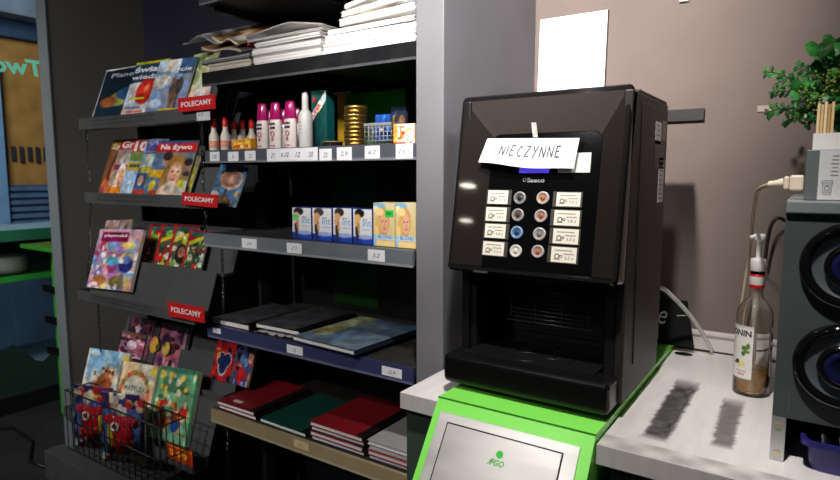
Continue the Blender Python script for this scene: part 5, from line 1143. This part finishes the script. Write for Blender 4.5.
# glass jar and plant behind
jx = atY(838, 120, 1.47).x+.015
m = MB(); jb = Vector((jx, 1.50, ZT)); m.lathe(jb, [(.034, .0005, (30, 34, 32)), (.036, .004, (34, 38, 36)), (.036, .13, (44, 50, 46)), (.030, .135, (36, 40, 38)), (0, .13, (20, 22, 20))], 28, caps=True)
for k in range(4): m.torus(jb+ZV*(.03+.028*k), XV, YV, .0362, .0012, (90, 96, 92), nu=28, nv=6)
pt_ = thing('artificial_plant', 'leafy green artificial plant above the cup dispenser', 'plant', jb+ZV*.0)
m.obj('vase', 'gloss_plastic', parent=pt_, label='dark ribbed vase')
rr = random.Random(21)
top = jb+ZV*.13
stems = MB(); leaves = MB(); buds = MB()
def leaf(p, d, nrm, l, w, col):
    d = d.normalized(); s_ = d.cross(nrm).normalized(); nn = s_.cross(d)
    P = [p, p+d*l*.3+s_*w*.45, p+d*l*.62+s_*w*.5, p+d*l*.9+s_*w*.25, p+d*l, p+d*l*.9-s_*w*.25, p+d*l*.62-s_*w*.5, p+d*l*.3-s_*w*.45, p+d*l*.35+nn*l*.08, p+d*l*.7+nn*l*.08]
    c2 = mix(col, (255, 255, 200), .12)
    cs = [col]*8+[c2, c2]
    leaves.add(P, [(0, 1, 8), (1, 2, 9, 8), (2, 3, 9), (3, 4, 9), (4, 5, 9), (5, 6, 9), (6, 7, 8, 9), (7, 0, 8)], cs, 0, False)
GL = [(44, 132, 46), (32, 106, 38), (20, 76, 28), (78, 156, 66), (12, 48, 20)]
targets = [(762, 72, 1.48, 0), (768, 92, 1.50, 0), (764, 112, 1.47, 0), (780, 122, 1.48, 0), (792, 68, 1.52, 0), (800, 82, 1.46, 0), (790, 100, 1.44, 0), (806, 112, 1.46, 0), (802, 124, 1.45, 0), (822, 60, 1.50, 1), (830, 48, 1.50, 1), (838, 76, 1.45, 1), (834, 98, 1.43, 1), (845, 62, 1.52, 1), (852, 90, 1.47, 1), (828, 118, 1.47, 0), (842, 126, 1.46, 1), (814, 92, 1.43, 0), (858, 115, 1.5, 1), (775, 82, 1.55, 0), (784, 110, 1.56, 0), (812, 74, 1.56, 0), (870, 75, 1.52, 1)]
for (px, py, Y, kind) in targets:
    if px < 805: px += 5; Y += .2
    e = atY(px, py, Y); mid = top.lerp(e, .5)+ZV*(.05+.25*max(0, e.z-top.z)*.3)+Vector((rr.uniform(-.01, .01), rr.uniform(-.01, .01), 0))
    P = [top.lerp(mid, t).lerp(mid.lerp(e, t), t) for t in [i/12 for i in range(13)]]
    stems.tube(P, .0013, (50, 80, 36), 5)
    for i in range(3, 13):
        p = P[i]; d = (P[i]-P[i-1]).normalized()
        for sd in (-1, 1):
            side = d.cross(Vector((rr.uniform(-.4, .4), -1, rr.uniform(-.3, .3)))).normalized()*sd
            dirn = (side*.8+d*.6+Vector((0, rr.uniform(-.5, .3), rr.uniform(-.3, .3)))).normalized()
            l = rr.uniform(.014, .022) if kind == 0 else rr.uniform(.018, .028); w = l*(.52 if kind == 0 else .85)
            leaf(p, dirn, Vector((rr.uniform(-.3, .3), -1, rr.uniform(.1, .6))).normalized(), l, w, rr.choice(GL))
    leaf(P[-1], (P[-1]-P[-2]), Vector((0, -1, .4)), .018, .011, rr.choice(GL))
for (px, py, Y, r_) in ((825, 50, 1.47, .024), (832, 46, 1.5, .02), (828, 66, 1.5, .02), (838, 44, 1.5, .016), (797, 92, 1.43, .017), (804, 88, 1.44, .015)):
    c = atY(px, py, Y)
    for k in range(3): leaf(c+Vector((rr.uniform(-.01, .01), 0, rr.uniform(-.012, .004))), Vector((rr.uniform(-1, 1), -.2, rr.uniform(-.2, .6))), Vector((0, -1, .5)), r_*1.5, r_*1.5, rr.choice(GL[:3]))
for (px, py, Y) in ((803, 90, 1.42), (812, 100, 1.42), (818, 98, 1.41), (832, 80, 1.42), (838, 72, 1.42), (836, 88, 1.42), (826, 76, 1.43)):
    c = atY(px, py, Y)
    for k in range(11): buds.ball(c+Vector((rr.gauss(0, .009), rr.gauss(0, .006), rr.gauss(0, .009))), .0026, .0026, .0026, rr.choice([(126, 140, 40), (140, 150, 56), (96, 124, 36)]), nu=6, nv=4)
stems.obj('stem', 'leaf', parent=pt_); leaves.obj('foliage', 'leaf', parent=pt_); buds.obj('flower_buds', 'leaf', parent=pt_, label='yellow-green buds')

# ================================================================== LIGHT
def spot(name, loc, target, energy, size, blend, col, radius):
    l = bpy.data.lights.new(name, 'SPOT'); l.energy = energy; l.spot_size = math.radians(size); l.spot_blend = blend; l.color = col; l.shadow_soft_size = radius
    o = bpy.data.objects.new(name, l); COL.objects.link(o); o.location = Vector(loc)+Vector((0, 0, H))
    d = Vector(target)-Vector(loc); o.rotation_euler = d.to_track_quat('-Z', 'Y').to_euler(); return o
def area(name, loc, target, energy, sx, sy, col):
    l = bpy.data.lights.new(name, 'AREA'); l.energy = energy; l.shape = 'RECTANGLE'; l.size = sx; l.size_y = sy; l.color = col
    o = bpy.data.objects.new(name, l); COL.objects.link(o); o.location = Vector(loc)+Vector((0, 0, H))
    d = Vector(target)-Vector(loc); o.rotation_euler = d.to_track_quat('-Z', 'Y').to_euler(); return o
spot('key_spotlight', (-.45, -.20, 1.34), (-.88, 1.95, .55), 520, 54, 1., (1, .95, .90), .045)
spot('counter_fill', (-.25, .50, 1.36), (-.42, 1.35, -.56), 190, 52, 1., (1, .95, .91), .05)  # added fill to brighten the worktop and green stand, no real fixture
spot('shelf_fill', (-1.3, -1.1, 1.36), (-1.62, 1.45, -.2), 130, 60, 1., (1, .96, .92), .06)  # fill added so the stock on the shelves is lit
spot('rack_fill', (-2.2, -1.8, 1.36), (-2.75, 1.5, -.2), 250, 60, 1., (1, .96, .92), .10)  # invented fill for the magazine rack and dark partition
spot('window_fill', (-2.9, -.9, 1.36), (-4.0, 1.9, -.6), 190, 60, 1., (1, .97, .94), .08)  # extra fill put in for the display stand and window film
spot('partition_fill', (.75, .1, 1.36), (-.87, 1.75, .45), 300, 34, 1., (.97, .93, 1), .3)  # made-up side fill that lifts the partition's coffee-corner face
area('street_fill', (-4.9, .6, 2.4), (-7.2, 3.2, -.4), 210, 1.5, 1.5, (.92, .96, 1))  # added outdoor fill, placed to light the faces towards the window
area('street_low_fill', (-4.7, 1.3, -1.0), (-6.0, 2.3, -1.2), 9, .4, .4, (.85, .93, 1))  # added low fill that brightens the board below the street counter
for lx, ly, lb in ((-1.094, -3.1925, 'nearer of two round ceiling lamps behind the viewer'), (-1.1955, -4.715, 'farther of two round ceiling lamps behind the viewer')):
    t = thing('ceiling_lamp', lb, 'lamp', (lx, ly, CZ-.03), 'round ceiling lamps')
    m = MB(); m.lathe((lx, ly, CZ-.03), [(.085, 0, (200, 200, 200)), (.10, .006, (210, 210, 210)), (.10, .0295, (210, 210, 210))], 32, caps=False); m.obj('housing', 'plastic', parent=t)
    m = MB(); m.disc(Vector((lx, ly, CZ-.027)), XV, YV, .084, (255, 244, 230), 32); m.obj('diffuser', 'lamp_glow', parent=t)
w = bpy.data.worlds.new('World'); scene.world = w; w.use_nodes = True
bg = w.node_tree.nodes['Background']; bg.inputs['Color'].default_value = (.75, .85, 1, 1); bg.inputs['Strength'].default_value = .03

# ================================================================== CAMERA
cam = bpy.data.cameras.new('Camera'); cam.sensor_width = 36; cam.lens = FPX/840*36; cam.clip_start = .05
cam.dof.use_dof = True; cam.dof.focus_distance = 1.62; cam.dof.aperture_fstop = 4.6
co = bpy.data.objects.new('Camera', cam); COL.objects.link(co); co.location = (0, 0, H)
co.rotation_euler = (math.pi/2-PITCH, 0, YAW); scene.camera = co
scene.view_settings.view_transform = 'Standard'; scene.view_settings.look = 'None'
